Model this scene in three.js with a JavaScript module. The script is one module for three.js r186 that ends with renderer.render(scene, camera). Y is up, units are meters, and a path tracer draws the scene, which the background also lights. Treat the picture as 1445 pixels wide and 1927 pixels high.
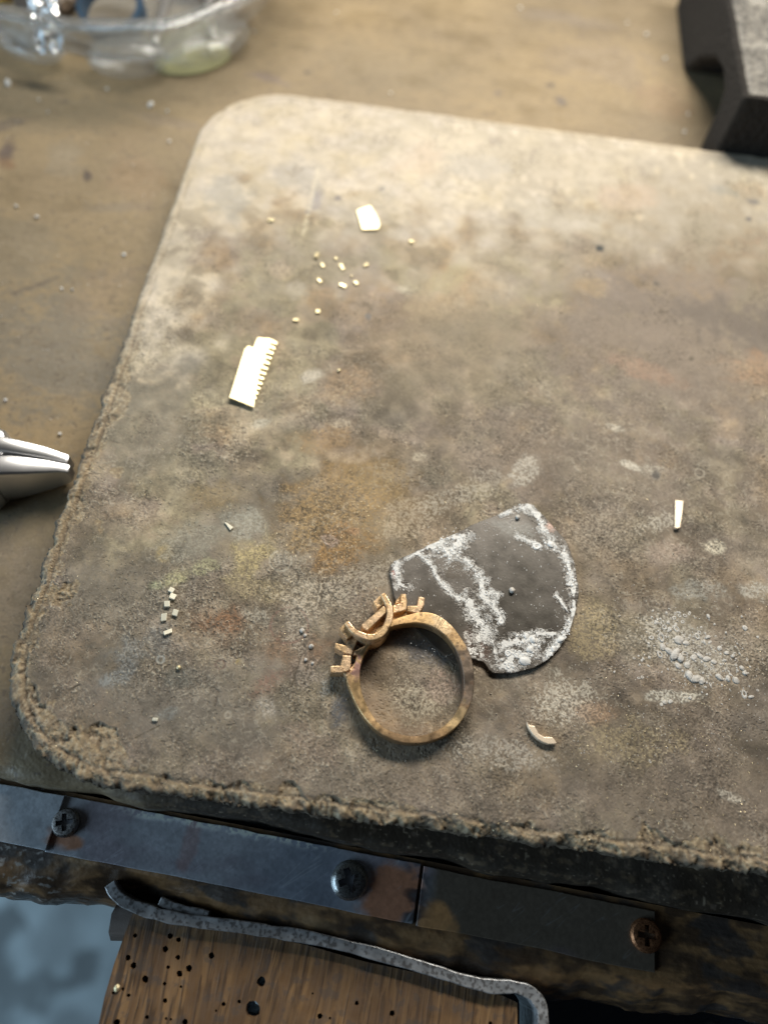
import * as THREE from 'three';
import { mergeGeometries, toCreasedNormals } from 'three/addons/utils/BufferGeometryUtils.js';
import { RectAreaLightUniformsLib } from 'three/addons/lights/RectAreaLightUniformsLib.js';
import { Brush, Evaluator, SUBTRACTION } from 'three-bvh-csg';
import { RoundedBoxGeometry } from 'three/addons/geometries/RoundedBoxGeometry.js';

// ---------------------------------------------------------------- camera, light, exposure
const MM = 0.001, TILT = THREE.MathUtils.degToRad(27.5), ROLL = THREE.MathUtils.degToRad(7.6), CAM_H = 118, FPX = 1391;
const scene = new THREE.Scene();
scene.background = new THREE.Color().setRGB(0.011, 0.0115, 0.013);            // dim workshop all round
const camera = new THREE.PerspectiveCamera(69.4, 767 / 1024, 0.005, 20);
{
  const fwd = new THREE.Vector3(0, -Math.cos(TILT), -Math.sin(TILT)), up0 = new THREE.Vector3(0, Math.sin(TILT), -Math.cos(TILT)), ex = new THREE.Vector3(1, 0, 0);
  const right = ex.clone().multiplyScalar(Math.cos(ROLL)).addScaledVector(up0, Math.sin(ROLL));
  const up = ex.clone().multiplyScalar(-Math.sin(ROLL)).addScaledVector(up0, Math.cos(ROLL));
  camera.position.set(0, CAM_H * MM, 0);
  camera.quaternion.setFromRotationMatrix(new THREE.Matrix4().makeBasis(right, up, fwd.clone().negate()));
  camera.focus = 0.123; camera.userData.fStop = 8.6;                         // a phone's 3 mm pupil
}
const renderer = new THREE.WebGLRenderer({ antialias: true });
renderer.toneMapping = THREE.LinearToneMapping; renderer.toneMappingExposure = 1.0;
renderer.shadowMap.enabled = true;
RectAreaLightUniformsLib.init();
const LAMP_AT = [42, 232, -280], LAMP_W = 236, LAMP_D = 60;
const lampLight = new THREE.RectAreaLight(new THREE.Color().setRGB(1, 0.945, 0.85), 33.5, LAMP_W * MM, LAMP_D * MM);
lampLight.position.set(LAMP_AT[0] * MM, (LAMP_AT[1] - 3) * MM, LAMP_AT[2] * MM);
lampLight.lookAt(20 * MM, 0, -170 * MM); lampLight.name = 'bench_lamp_glow'; scene.add(lampLight);
const WIN_AT = [-1150, 270, 420], WIN_W = 900, WIN_H = 1100;
const winLight = new THREE.RectAreaLight(new THREE.Color().setRGB(0.58, 0.8, 1), 4.2, WIN_W * MM, WIN_H * MM);
winLight.position.set(WIN_AT[0] * MM + 0.02, WIN_AT[1] * MM, WIN_AT[2] * MM - 0.005);
winLight.lookAt(0.0, -0.1, 0.1); winLight.name = 'window_glow'; scene.add(winLight);

// ---------------------------------------------------------------- helpers
let seed = 7;
const rnd = () => { seed = (seed * 1664525 + 1013904223) >>> 0; return seed / 4294967296; };
const rr = (a, b) => a + (b - a) * rnd();
const clamp = (x, a = 0, b = 1) => x < a ? a : x > b ? b : x;
const sm = (a, b, x) => { const t = clamp((x - a) / (b - a)); return t * t * (3 - 2 * t); };
function h2(x, y) { let n = Math.imul(x, 374761393) + Math.imul(y, 668265263); n = Math.imul(n ^ (n >>> 13), 1274126177); return ((n ^ (n >>> 16)) >>> 0) / 4294967296; }
function vn(x, y) {
  const xi = Math.floor(x), yi = Math.floor(y); let fx = x - xi, fy = y - yi; fx = fx * fx * (3 - 2 * fx); fy = fy * fy * (3 - 2 * fy);
  const a = h2(xi, yi), b = h2(xi + 1, yi), c = h2(xi, yi + 1), d = h2(xi + 1, yi + 1);
  return a + (b - a) * fx + (c - a + (a - b - c + d) * fx) * fy;
}
function fbm(x, y, o = 4) { let s = 0, a = 0.5, t = 0; for (let i = 0; i < o; i++) { s += a * vn(x, y); t += a; a *= 0.5; const nx = x * 1.62 - y * 1.18 + 17.3; y = x * 1.18 + y * 1.62 + 5.1; x = nx; } return s / t; }
// a photo pixel to a point (mm) on the level plane at height h
function P(px, py, h = 0) {
  const X = px - 722.5, Y = py - 963.5, u = X * Math.cos(ROLL) + Y * Math.sin(ROLL), v = -X * Math.sin(ROLL) + Y * Math.cos(ROLL);
  const dy = -Math.cos(TILT) * FPX - v * Math.sin(TILT), dz = -Math.sin(TILT) * FPX + v * Math.cos(TILT), s = (CAM_H - h) / -dy;
  return [u * s, dz * s];
}
const zoomed = (x0, y0, k, h) => ([x, y]) => P(x0 + x / k, y0 + y / k, h);
const names = {};
function numbered(n) { const k = names[n] = (names[n] ?? -1) + 1; return k ? `${n}_${String(k).padStart(3, '0')}` : n; }
function thing(name, label, category, at, group, kind) {
  const o = new THREE.Group(); o.name = numbered(name); o.position.set(at[0] * MM, at[1] * MM, at[2] * MM); scene.add(o);
  o.userData = kind ? { label, kind } : { label, category }; if (group) o.userData.group = group; o.base = at;
  return o;
}
// geometry in world mm -> mesh under parent
function part(name, geo, mat, parent) {
  const b = parent?.base ?? [0, 0, 0];
  if (Array.isArray(geo)) geo = mergeGeometries(geo.map((g) => g.index ? g.toNonIndexed() : g));
  geo.translate(-b[0], -b[1], -b[2]); geo.scale(MM, MM, MM);
  const m = new THREE.Mesh(geo, mat); m.name = parent ? name : numbered(name); m.castShadow = m.receiveShadow = true; m.base = b;
  (parent ?? scene).add(m); return m;
}
function single(name, geo, mat, label, category, at, group, kind) {
  if (Array.isArray(geo)) geo = mergeGeometries(geo.map((g) => g.index ? g.toNonIndexed() : g));
  geo.translate(-at[0], -at[1], -at[2]); geo.scale(MM, MM, MM);
  const m = new THREE.Mesh(geo, mat); m.name = numbered(name); m.position.set(at[0] * MM, at[1] * MM, at[2] * MM); m.castShadow = m.receiveShadow = true;
  m.userData = kind ? { label, kind } : { label, category }; if (group) m.userData.group = group; scene.add(m); return m;
}
// outline [x, z] in mm, from y0 up to y1
function slab(pts, y0, y1, bevel = 0, holes = [], seg = 2) {
  const s = new THREE.Shape(pts.map(([x, z]) => new THREE.Vector2(x, -z)));
  for (const hpts of holes) s.holes.push(new THREE.Path(hpts.map(([x, z]) => new THREE.Vector2(x, -z))));
  const g = new THREE.ExtrudeGeometry(s, { depth: y1 - y0 - 2 * bevel, bevelEnabled: bevel > 0, bevelThickness: bevel, bevelSize: bevel, bevelOffset: -bevel, bevelSegments: seg, curveSegments: 8 });
  g.rotateX(-Math.PI / 2); g.translate(0, y0 + bevel, 0); return g;
}
function planarUV(g, x0, z0, w, d) {
  const p = g.attributes.position, uv = new Float32Array(p.count * 2);
  for (let i = 0; i < p.count; i++) { uv[2 * i] = (p.getX(i) - x0) / w; uv[2 * i + 1] = (p.getZ(i) - z0) / d; }
  g.setAttribute('uv', new THREE.BufferAttribute(uv, 2)); return g;
}
// top faces keep planar uv; sides are slid along by their height so nothing streaks
function boxUV(g, scale) {
  const p = g.attributes.position, n = g.attributes.normal, uv = new Float32Array(p.count * 2);
  for (let i = 0; i < p.count; i++) {
    const ax = Math.abs(n.getX(i)), ay = Math.abs(n.getY(i)), az = Math.abs(n.getZ(i)), x = p.getX(i), y = p.getY(i), z = p.getZ(i);
    const [u, v] = ay >= ax && ay >= az ? [x, z] : ax > az ? [y + 3.1, z] : [x, y + 7.7];
    uv[2 * i] = u / scale; uv[2 * i + 1] = v / scale;
  }
  g.setAttribute('uv', new THREE.BufferAttribute(uv, 2)); return g;
}
const enc = (c) => { c = clamp(c); return Math.round(255 * (c <= 0.0031308 ? c * 12.92 : 1.055 * Math.pow(c, 1 / 2.4) - 0.055)); };
const LUT = new Uint8Array(4097); for (let i = 0; i <= 4096; i++) LUT[i] = enc(i / 4096);
const e8 = (c) => LUT[(clamp(c) * 4096) | 0];
// fn(x, y, out): out = [r, g, b (linear), bump, rough]
function paint(w, h, fn, { color = true, bump = true, rough = false, wrap = false } = {}) {
  const C = color && new Uint8Array(w * h * 4), B = bump && new Uint8Array(w * h * 4), R = rough && new Uint8Array(w * h * 4), o = [0, 0, 0, 0.5, 0.5];
  for (let j = 0, k = 0; j < h; j++) for (let i = 0; i < w; i++, k += 4) {
    fn((i + 0.5) / w, (j + 0.5) / h, o);
    if (C) { C[k] = e8(o[0]); C[k + 1] = e8(o[1]); C[k + 2] = e8(o[2]); C[k + 3] = 255; }
    if (B) { B[k] = B[k + 1] = B[k + 2] = clamp(o[3]) * 255; B[k + 3] = 255; }
    if (R) { R[k] = R[k + 1] = R[k + 2] = clamp(o[4]) * 255; R[k + 3] = 255; }
  }
  const tex = (d, srgb) => { const t = new THREE.DataTexture(d, w, h, THREE.RGBAFormat); t.magFilter = t.minFilter = THREE.LinearFilter; if (wrap) t.wrapS = t.wrapT = THREE.RepeatWrapping; if (srgb) t.colorSpace = THREE.SRGBColorSpace; t.needsUpdate = true; return t; };
  return { map: C ? tex(C, true) : null, bump: B ? tex(B) : null, rough: R ? tex(R) : null };
}
const lin = (r, g, b) => new THREE.Color().setRGB(r, g, b);
const std = (o) => new THREE.MeshStandardMaterial({ side: THREE.DoubleSide, ...o });
const blend = (o, c, k) => { o[0] += (c[0] - o[0]) * k; o[1] += (c[1] - o[1]) * k; o[2] += (c[2] - o[2]) * k; };
// a stain list: photo pixel, radii in pixels, tilt, colour, strength, grain
function stains(list, h) {
  return list.map(([px, py, rx, ry, rot, col, k, grain = 0.5]) => {
    const [x, z] = P(px, py, h), [xa, za] = P(px + 10, py, h), [xb, zb] = P(px, py + 10, h), c = Math.cos(rot * Math.PI / 180), s = Math.sin(rot * Math.PI / 180);
    const m = [xa - x, xb - x, za - z, zb - z].map((q) => q / 10), det = m[0] * m[3] - m[1] * m[2];
    const R = Math.max(rx, ry) * 1.9 * Math.max(Math.hypot(m[0], m[2]), Math.hypot(m[1], m[3]));
    return { x, z, R, inv: [m[3] / det, -m[1] / det, -m[2] / det, m[0] / det], c, s, rx, ry, col, k, grain, id: rnd() * 100 };
  });
}
function stainAt(st, x, z, n1, n2) {               // 0..1 share of this stain, with a ragged, grainy outline
  const dx = x - st.x, dz = z - st.z; if (dx > st.R || dx < -st.R || dz > st.R || dz < -st.R) return 0;
  const p = st.inv[0] * dx + st.inv[1] * dz, q = st.inv[2] * dx + st.inv[3] * dz, a = (p * st.c + q * st.s) / st.rx, b = (-p * st.s + q * st.c) / st.ry;
  const d = Math.sqrt(a * a + b * b) + (n1 - 0.5) * 2.1;
  const soft = sm(1.1, 0.45, d), speck = sm(0.74 - 0.34 * soft, 0.84 - 0.28 * soft, n2);
  return Math.min(1, 1.2 * st.k * soft * (1 - st.grain + st.grain * speck));
}

// ---------------------------------------------------------------- soldering board: shape
const BX0 = -56, BX1 = 109, BZ0 = -175.5, BZ1 = -10, BTH = 12, BR = 21;
const bcx = (BX0 + BX1) / 2, bcz = (BZ0 + BZ1) / 2, bhx = (BX1 - BX0) / 2, bhz = (BZ1 - BZ0) / 2;
function boardSDF(x, z) { const qx = Math.abs(x - bcx) - bhx + BR, qz = Math.abs(z - bcz) - bhz + BR; return Math.hypot(Math.max(qx, 0), Math.max(qz, 0)) + Math.min(Math.max(qx, qz), 0) - BR; }
const wear = (x, z) => clamp(0.12 + sm(-120, -40, z) * 0.95 * (z > -40 || x < -40 ? 1 : 0.9));    // crumbling grows towards the near corner
const rimReach = (x, z, w) => 1.7 + (x < -36 ? 1.3 * sm(-105, -85, z) : 0.3) + w * ((x < -30 ? 5.2 : 3.6) * sm(0.5, 0.72, fbm(x * 0.13 + 9, z * 0.13 + 3, 4)) + 1.1 * sm(0.4, 0.6, fbm(x * 0.4 + 2, z * 0.4, 3)));
function boardTop(x, z, d) {                       // height (mm) of the top at inset d
  const n = fbm(x * 0.55, z * 0.55, 4); let y = 0.12 * (n - 0.5);
  if (d > 10) return y;
  const w = wear(x, z), n2 = fbm(x * 2.3 + 40, z * 2.3, 4), lf = fbm(x * 0.16 + 9, z * 0.16 + 3, 3), chip = sm(0.42, 0.62, fbm(x * 0.32 + 70, z * 0.32 + 8, 4));
  y -= 0.5 * Math.pow(Math.max(0, 0.9 - d) / 0.9, 2) * (1 + 0.8 * (n2 - 0.4));
  y += (0.05 + 0.09 * w) * Math.exp(-Math.pow((d - 1.5 - (lf - 0.5) * 0.9) / 0.28, 2)) * (1 - 0.7 * chip);
  y -= (0.05 + 0.2 * w) * Math.exp(-Math.pow((d - 2.15 - (lf - 0.5) * 1.1) / 0.22, 2)) * (1 - 0.5 * chip);
  const reach = rimReach(x, z, w), zone = sm(reach, reach - 0.5, d + (n2 - 0.5) * 0.7);
  y -= w * zone * (0.05 + 0.28 * chip + 0.75 * Math.max(0, n2 - 0.46) * (0.5 + chip));
  y -= w * chip * 0.5 * sm(1.6, 0.3, d + (n2 - 0.5));
  return y;
}
function boardGeometry() {
  const rows = [], N = 2600, per = [];
  const sx = bhx - BR, sz = bhz - BR, L = [2 * sx, Math.PI / 2 * BR, 2 * sz, Math.PI / 2 * BR, 2 * sx, Math.PI / 2 * BR, 2 * sz, Math.PI / 2 * BR], T = L.reduce((a, b) => a + b);
  for (let i = 0; i < N; i++) {                    // outline: point, outward normal
    let s = i / N * T, k = 0; while (s > L[k]) { s -= L[k]; k++; }
    const f = s / L[k], corner = k & 1, c = [[1, 1], [1, 1], [1, -1], [1, -1], [-1, -1], [-1, -1], [-1, 1], [-1, 1]];
    let x, z, nx, nz;
    if (!corner) { [x, z, nx, nz] = [[-sx + s, bhz, 0, 1], [bhx, sz - s, 1, 0], [sx - s, -bhz, 0, -1], [-bhx, -sz + s, -1, 0]][k / 2]; }
    else { const [qx, qz, a0] = [[sx, sz, 90], [sx, -sz, 0], [-sx, -sz, -90], [-sx, sz, -180]][(k - 1) / 2]; const a = (a0 - 90 * f) * Math.PI / 180; nx = Math.cos(a); nz = Math.sin(a); x = qx + BR * nx; z = qz + BR * nz; }
    per.push([x + bcx, z + bcz, nx, nz]);
  }
  const uvw = (x, z) => [(x + 66) / 180, (z + 186) / 180];
  const wob = per.map(([x, z]) => (fbm(x * 0.5 + 3, z * 0.5, 3) - 0.5) * 0.9 * (0.35 + wear(x, z)) + (fbm(x * 2, z * 2 + 9, 2) - 0.5) * 0.5 * wear(x, z));
  for (const y of [-12, -10.5, -8.5, -6.5, -4.5, -3, -2, -1.2]) rows.push(per.map(([x, z, nx, nz], i) => { const o = wob[i] * 0.5 + (fbm(i * 0.11, y * 0.7, 3) - 0.5) * 1.3 - 0.6 - sm(-9, -12, y) * 0.6, u = uvw(x + nx * (-y * 0.6), z + nz * (-y * 0.6)); return [x + nx * o, y, z + nz * o, ...u]; }));
  const ds = []; for (let d = 0; d <= 9; d += 0.22) ds.push(d);
  for (const d of ds) rows.push(per.map(([x, z, nx, nz], i) => { const o = wob[i] * Math.max(0, 1 - d / 4) - d, X = x + nx * o, Z = z + nz * o; return [X, boardTop(X, Z, d), Z, ...uvw(X, Z)]; }));
  for (let k = 1; k <= 40; k++) { const f = Math.pow(1 - k / 40, 0.9); rows.push(per.map(([x, z, nx, nz]) => { const X = bcx + (x - nx * 8.8 - bcx) * f, Z = bcz + (z - nz * 8.8 - bcz) * f; return [X, boardTop(X, Z, 12), Z, ...uvw(X, Z)]; })); }
  const pos = [], uv = [], idx = [];
  for (const r of rows) for (const [x, y, z, u, v] of r) { pos.push(x, y, z); uv.push(u, v); }
  for (let r = 0; r + 1 < rows.length; r++) for (let i = 0; i < N; i++) { const a = r * N + i, b = r * N + (i + 1) % N, c = a + N, d = b + N; idx.push(a, b, c, b, d, c); }
  const g = new THREE.BufferGeometry();
  g.setAttribute('position', new THREE.Float32BufferAttribute(pos, 3)); g.setAttribute('uv', new THREE.Float32BufferAttribute(uv, 2)); g.setIndex(idx); g.computeVertexNormals();
  return g;
}

// ---------------------------------------------------------------- soldering board: soot, flux, heat stains and painted shade
const CREAM = [0.52, 0.45, 0.35], boardStainsAndShade = stains([
  // dark soot and purple grey; wide far-edge patches dim the lamplight in colour
  [1270, 640, 300, 190, 12, [0.27, 0.225, 0.2], 0.75, 0.3], [1400, 610, 170, 50, 14, [0.17, 0.145, 0.135], 0.7, 0.35], [1180, 560, 120, 45, 15, [0.22, 0.185, 0.17], 0.55, 0.4], [1090, 870, 330, 110, 10, [0.27, 0.225, 0.2], 0.6, 0.4],
  [860, 640, 160, 120, 0, [0.33, 0.275, 0.21], 0.5, 0.4], [620, 470, 170, 120, 0, [0.34, 0.3, 0.25], 0.4, 0.4], [300, 800, 150, 130, -20, [0.26, 0.235, 0.19], 0.7, 0.35], [220, 1120, 130, 120, 0, [0.23, 0.205, 0.18], 0.7, 0.4],
  [330, 1330, 260, 90, 8, [0.235, 0.21, 0.19], 0.7, 0.4], [760, 1480, 500, 60, 7, [0.25, 0.21, 0.185], 0.55, 0.4], [1270, 1510, 280, 90, 8, [0.25, 0.205, 0.175], 0.5, 0.4], [960, 480, 170, 100, 8, [0.4, 0.35, 0.29], 0.4, 0.4], [1280, 430, 220, 80, 8, [0.36, 0.315, 0.26], 0.6, 0.35], [1390, 330, 90, 40, 8, [0.4, 0.36, 0.28], 0.6, 0.3], [1060, 400, 120, 60, 8, [0.42, 0.38, 0.32], 0.5, 0.4], [1130, 320, 380, 90, 8, [0.4, 0.345, 0.265], 0.6, 0.3], [860, 270, 240, 60, 8, [0.42, 0.365, 0.28], 0.6, 0.3], [1330, 380, 220, 90, 8, [0.33, 0.29, 0.235], 0.5, 0.3],
  [430, 370, 50, 40, 0, [0.36, 0.34, 0.3], 0.5, 0.4], [560, 330, 60, 35, 0, [0.4, 0.37, 0.33], 0.45, 0.4], [590, 385, 26, 14, -60, [0.27, 0.25, 0.26], 0.6, 0.4], [580, 400, 9, 7, 0, [0.2, 0.18, 0.19], 0.8, 0.2], [1370, 360, 40, 12, 5, [0.3, 0.28, 0.24], 0.7, 0.3],
  [900, 310, 90, 30, 10, [0.45, 0.41, 0.36], 0.5, 0.4], [840, 270, 130, 26, 8, [0.6, 0.52, 0.4], 0.5, 0.4], [1180, 370, 70, 40, 0, [0.5, 0.38, 0.28], 0.5, 0.5], [790, 300, 60, 40, -30, [0.55, 0.43, 0.33], 0.4, 0.4],
  // heat browns and oranges
  [660, 960, 180, 110, -20, [0.34, 0.235, 0.125], 0.8, 0.5], [650, 720, 60, 50, 0, [0.42, 0.3, 0.2], 0.5, 0.5], [620, 820, 70, 36, -15, [0.38, 0.26, 0.15], 0.6, 0.5], [420, 1170, 75, 46, 10, [0.31, 0.17, 0.1], 0.8, 0.55], [560, 1220, 70, 40, 0, [0.27, 0.17, 0.115], 0.6, 0.5],
  [640, 1040, 90, 40, -25, [0.36, 0.22, 0.1], 0.7, 0.55], [1430, 700, 90, 40, 10, [0.42, 0.28, 0.19], 0.6, 0.5], [1200, 690, 90, 26, 20, [0.4, 0.27, 0.21], 0.5, 0.5], [820, 560, 80, 60, 0, [0.46, 0.37, 0.27], 0.45, 0.5], [1110, 540, 40, 20, 0, [0.44, 0.33, 0.2], 0.4, 0.5],
  [730, 900, 80, 50, 0, [0.36, 0.26, 0.14], 0.5, 0.5], [410, 930, 80, 40, -10, [0.33, 0.25, 0.14], 0.5, 0.5],
  // yellow and green film
  [470, 1055, 70, 50, -35, [0.53, 0.44, 0.26], 0.8, 0.55], [395, 1065, 55, 20, -12, [0.38, 0.37, 0.25], 0.65, 0.6], [330, 1090, 40, 18, -25, [0.44, 0.42, 0.27], 0.75, 0.55], [296, 1102, 20, 12, 0, [0.4, 0.42, 0.3], 0.8, 0.45], [310, 1040, 16, 18, 20, [0.45, 0.34, 0.15], 0.6, 0.5], [448, 1245, 12, 10, -20, [0.4, 0.3, 0.1], 0.55, 0.6],
  [490, 1110, 70, 30, 0, [0.45, 0.37, 0.24], 0.5, 0.5], [850, 520, 60, 26, -20, [0.45, 0.41, 0.26], 0.35, 0.5],
  // pale grey and bluish veils of flux, plus painted ring shade
  [460, 985, 52, 40, 20, [0.44, 0.43, 0.4], 0.7, 0.45], [365, 1010, 70, 45, -25, [0.36, 0.34, 0.3], 0.7, 0.4], [586, 708, 34, 17, -15, [0.62, 0.57, 0.52], 0.85, 0.3], [566, 545, 30, 24, 0, [0.5, 0.45, 0.4], 0.6, 0.35], [762, 545, 26, 12, 10, [0.58, 0.53, 0.46], 0.6, 0.35], [745, 440, 34, 16, 20, [0.58, 0.53, 0.48], 0.5, 0.35], [490, 798, 32, 11, -20, [0.6, 0.56, 0.5], 0.7, 0.45],
  [640, 796, 30, 12, 0, [0.5, 0.45, 0.4], 0.5, 0.5], [622, 1018, 20, 12, 20, [0.5, 0.49, 0.56], 0.6, 0.8], [640, 1000, 40, 22, -35, [0.42, 0.24, 0.12], 0.45, 0.8], [668, 1000, 16, 12, 0, [0.5, 0.3, 0.18], 0.6, 0.5], [528, 1055, 22, 20, 0, [0.46, 0.42, 0.38], 0.75, 0.35], [545, 1080, 24, 22, 0, [0.4, 0.35, 0.3], 0.6, 0.4], [480, 1160, 40, 22, 20, [0.45, 0.42, 0.38], 0.6, 0.5],
  [215, 1278, 40, 24, -20, [0.27, 0.295, 0.33], 0.55, 0.5], [250, 1225, 60, 40, -30, [0.25, 0.26, 0.28], 0.6, 0.45], [315, 1343, 30, 14, -20, [0.27, 0.29, 0.31], 0.5, 0.5], [300, 1200, 40, 50, 0, [0.24, 0.24, 0.25], 0.55, 0.4], [330, 1275, 40, 26, 0, [0.2, 0.2, 0.19], 0.55, 0.4], [500, 1330, 26, 36, -30, [0.55, 0.5, 0.47], 0.7, 0.6], [560, 1180, 30, 60, 0, [0.45, 0.4, 0.36], 0.6, 0.6],
  [500, 1290, 55, 30, -30, [0.3, 0.17, 0.135], 0.5, 0.6], [575, 1270, 40, 40, 0, [0.42, 0.36, 0.33], 0.5, 0.6], [690, 1090, 120, 40, -25, [0.52, 0.46, 0.4], 0.5, 0.9], [770, 970, 90, 46, -30, [0.52, 0.46, 0.4], 0.45, 0.9], [600, 1120, 90, 50, 10, [0.5, 0.44, 0.38], 0.6, 0.85],
  [880, 925, 110, 34, -20, [0.5, 0.46, 0.42], 0.42, 0.9], [985, 885, 40, 26, -40, [0.62, 0.58, 0.55], 0.65, 0.7], [1185, 875, 24, 9, 20, [0.68, 0.64, 0.6], 0.8, 0.55], [1155, 805, 26, 9, 20, [0.62, 0.58, 0.54], 0.65, 0.6], [1240, 885, 40, 16, 0, [0.6, 0.56, 0.52], 0.5, 0.7], [1236, 892, 15, 13, 0, [0.13, 0.12, 0.12], 0.85, 0.25],
  [790, 860, 20, 12, 0, [0.62, 0.55, 0.47], 0.6, 0.6], [1340, 1030, 22, 16, 0, [0.66, 0.61, 0.53], 0.8, 0.5], [1230, 985, 60, 22, -10, [0.6, 0.56, 0.52], 0.55, 0.8], [1250, 1040, 60, 34, 0, [0.5, 0.4, 0.36], 0.5, 0.6], [1120, 1010, 90, 60, 0, [0.42, 0.36, 0.31], 0.4, 0.7], [1420, 1110, 40, 24, 20, [0.58, 0.56, 0.54], 0.6, 0.7], [1320, 1110, 60, 26, 0, [0.42, 0.42, 0.42], 0.5, 0.7],
  [1110, 1180, 60, 70, -20, [0.42, 0.34, 0.22], 0.6, 0.65], [1290, 1215, 130, 60, 22, [0.5, 0.47, 0.44], 0.75, 0.7], [1260, 1310, 60, 14, 0, [0.62, 0.6, 0.57], 0.7, 0.7], [1060, 1320, 90, 60, -20, [0.55, 0.51, 0.47], 0.65, 0.85], [960, 1420, 140, 40, 8, [0.5, 0.46, 0.43], 0.55, 0.85], [1180, 1400, 110, 60, 0, [0.4, 0.33, 0.22], 0.5, 0.8], [1120, 1340, 50, 26, 10, [0.42, 0.28, 0.2], 0.5, 0.6], [1380, 1500, 30, 10, 20, [0.6, 0.56, 0.52], 0.6, 0.7],
  [780, 1320, 80, 50, 0, [0.5, 0.45, 0.38], 0.55, 0.8], [830, 1290, 40, 40, 0, [0.42, 0.3, 0.27], 0.45, 0.6], [640, 1330, 26, 46, 20, [0.12, 0.125, 0.15], 0.75, 0.5], [612, 1300, 18, 30, 20, [0.46, 0.46, 0.47], 0.5, 0.7], [590, 1400, 90, 40, 30, [0.26, 0.2, 0.17], 0.5, 0.5], [800, 1225, 90, 30, 15, [0.13, 0.13, 0.16], 0.55, 0.5],  // navy pair: mostly the ring's shadow painted in, over a dark stain
  [1128, 467, 10, 7, 0, [0.06, 0.065, 0.07], 0.9, 0.1], [1300, 675, 7, 6, 0, [0.14, 0.12, 0.1], 0.8, 0.2], [1237, 535, 14, 6, 20, [0.17, 0.15, 0.14], 0.8, 0.3], [1415, 380, 14, 6, 10, [0.2, 0.18, 0.17], 0.8, 0.2], [1408, 412, 7, 5, 10, [0.14, 0.13, 0.13], 0.8, 0.2], [637, 372, 8, 6, 0, [0.22, 0.2, 0.2], 0.7, 0.2], [720, 355, 8, 6, 0, [0.26, 0.24, 0.22], 0.6, 0.2], [693, 595, 8, 8, 0, [0.2, 0.2, 0.22], 0.7, 0.3],
], 0);
// scored lines and round dents: [from px, to px, half width mm, colour] and [centre px, radius mm, arc from, arc to]
const scores = [[567, 1234, 549, 1292, 0.13, [0.09, 0.07, 0.05]], [553, 1262, 557, 1285, 0.22, [0.1, 0.08, 0.06]], [599, 318, 571, 440, 0.5, [0.62, 0.55, 0.43]], [411, 1302, 405, 1330, 0.2, [0.12, 0.1, 0.085]], [255, 1389, 300, 1366, 0.12, [0.11, 0.09, 0.06]], [130, 1300, 150, 1288, 0.14, [0.08, 0.065, 0.05]], [210, 830, 232, 836, 0.14, [0.16, 0.13, 0.1]], [640, 750, 665, 722, 0.12, [0.5, 0.42, 0.3]], [720, 1010, 735, 960, 0.1, [0.55, 0.47, 0.36]], [505, 1050, 500, 985, 0.1, [0.5, 0.43, 0.32]], [455, 1310, 478, 1320, 0.1, [0.55, 0.47, 0.36]]]
  .map(([a, b, c, d, w, col]) => { const p = P(a, b), q = P(c, d); return [p[0], p[1], q[0] - p[0], q[1] - p[1], w, col]; });
const dents = [[528, 1055, 1.9, [0.6, 0.56, 0.5]], [536, 1088, 2.3, [0.1, 0.085, 0.07]], [303, 1241, 0.55, [0.5, 0.52, 0.54]], [333, 1282, 0.4, [0.12, 0.11, 0.1]], [429, 1345, 0.5, [0.48, 0.44, 0.4]], [1104, 516, 0.9, [0.14, 0.11, 0.09]], [1280, 468, 0.8, [0.5, 0.44, 0.38]], [1315, 890, 0.9, [0.5, 0.45, 0.4]], [415, 1250, 0.7, [0.16, 0.1, 0.09]], [545, 1176, 3.1, [0.28, 0.16, 0.14]]].map(([x, y, r, c]) => [...P(x, y), r, c]);
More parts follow.
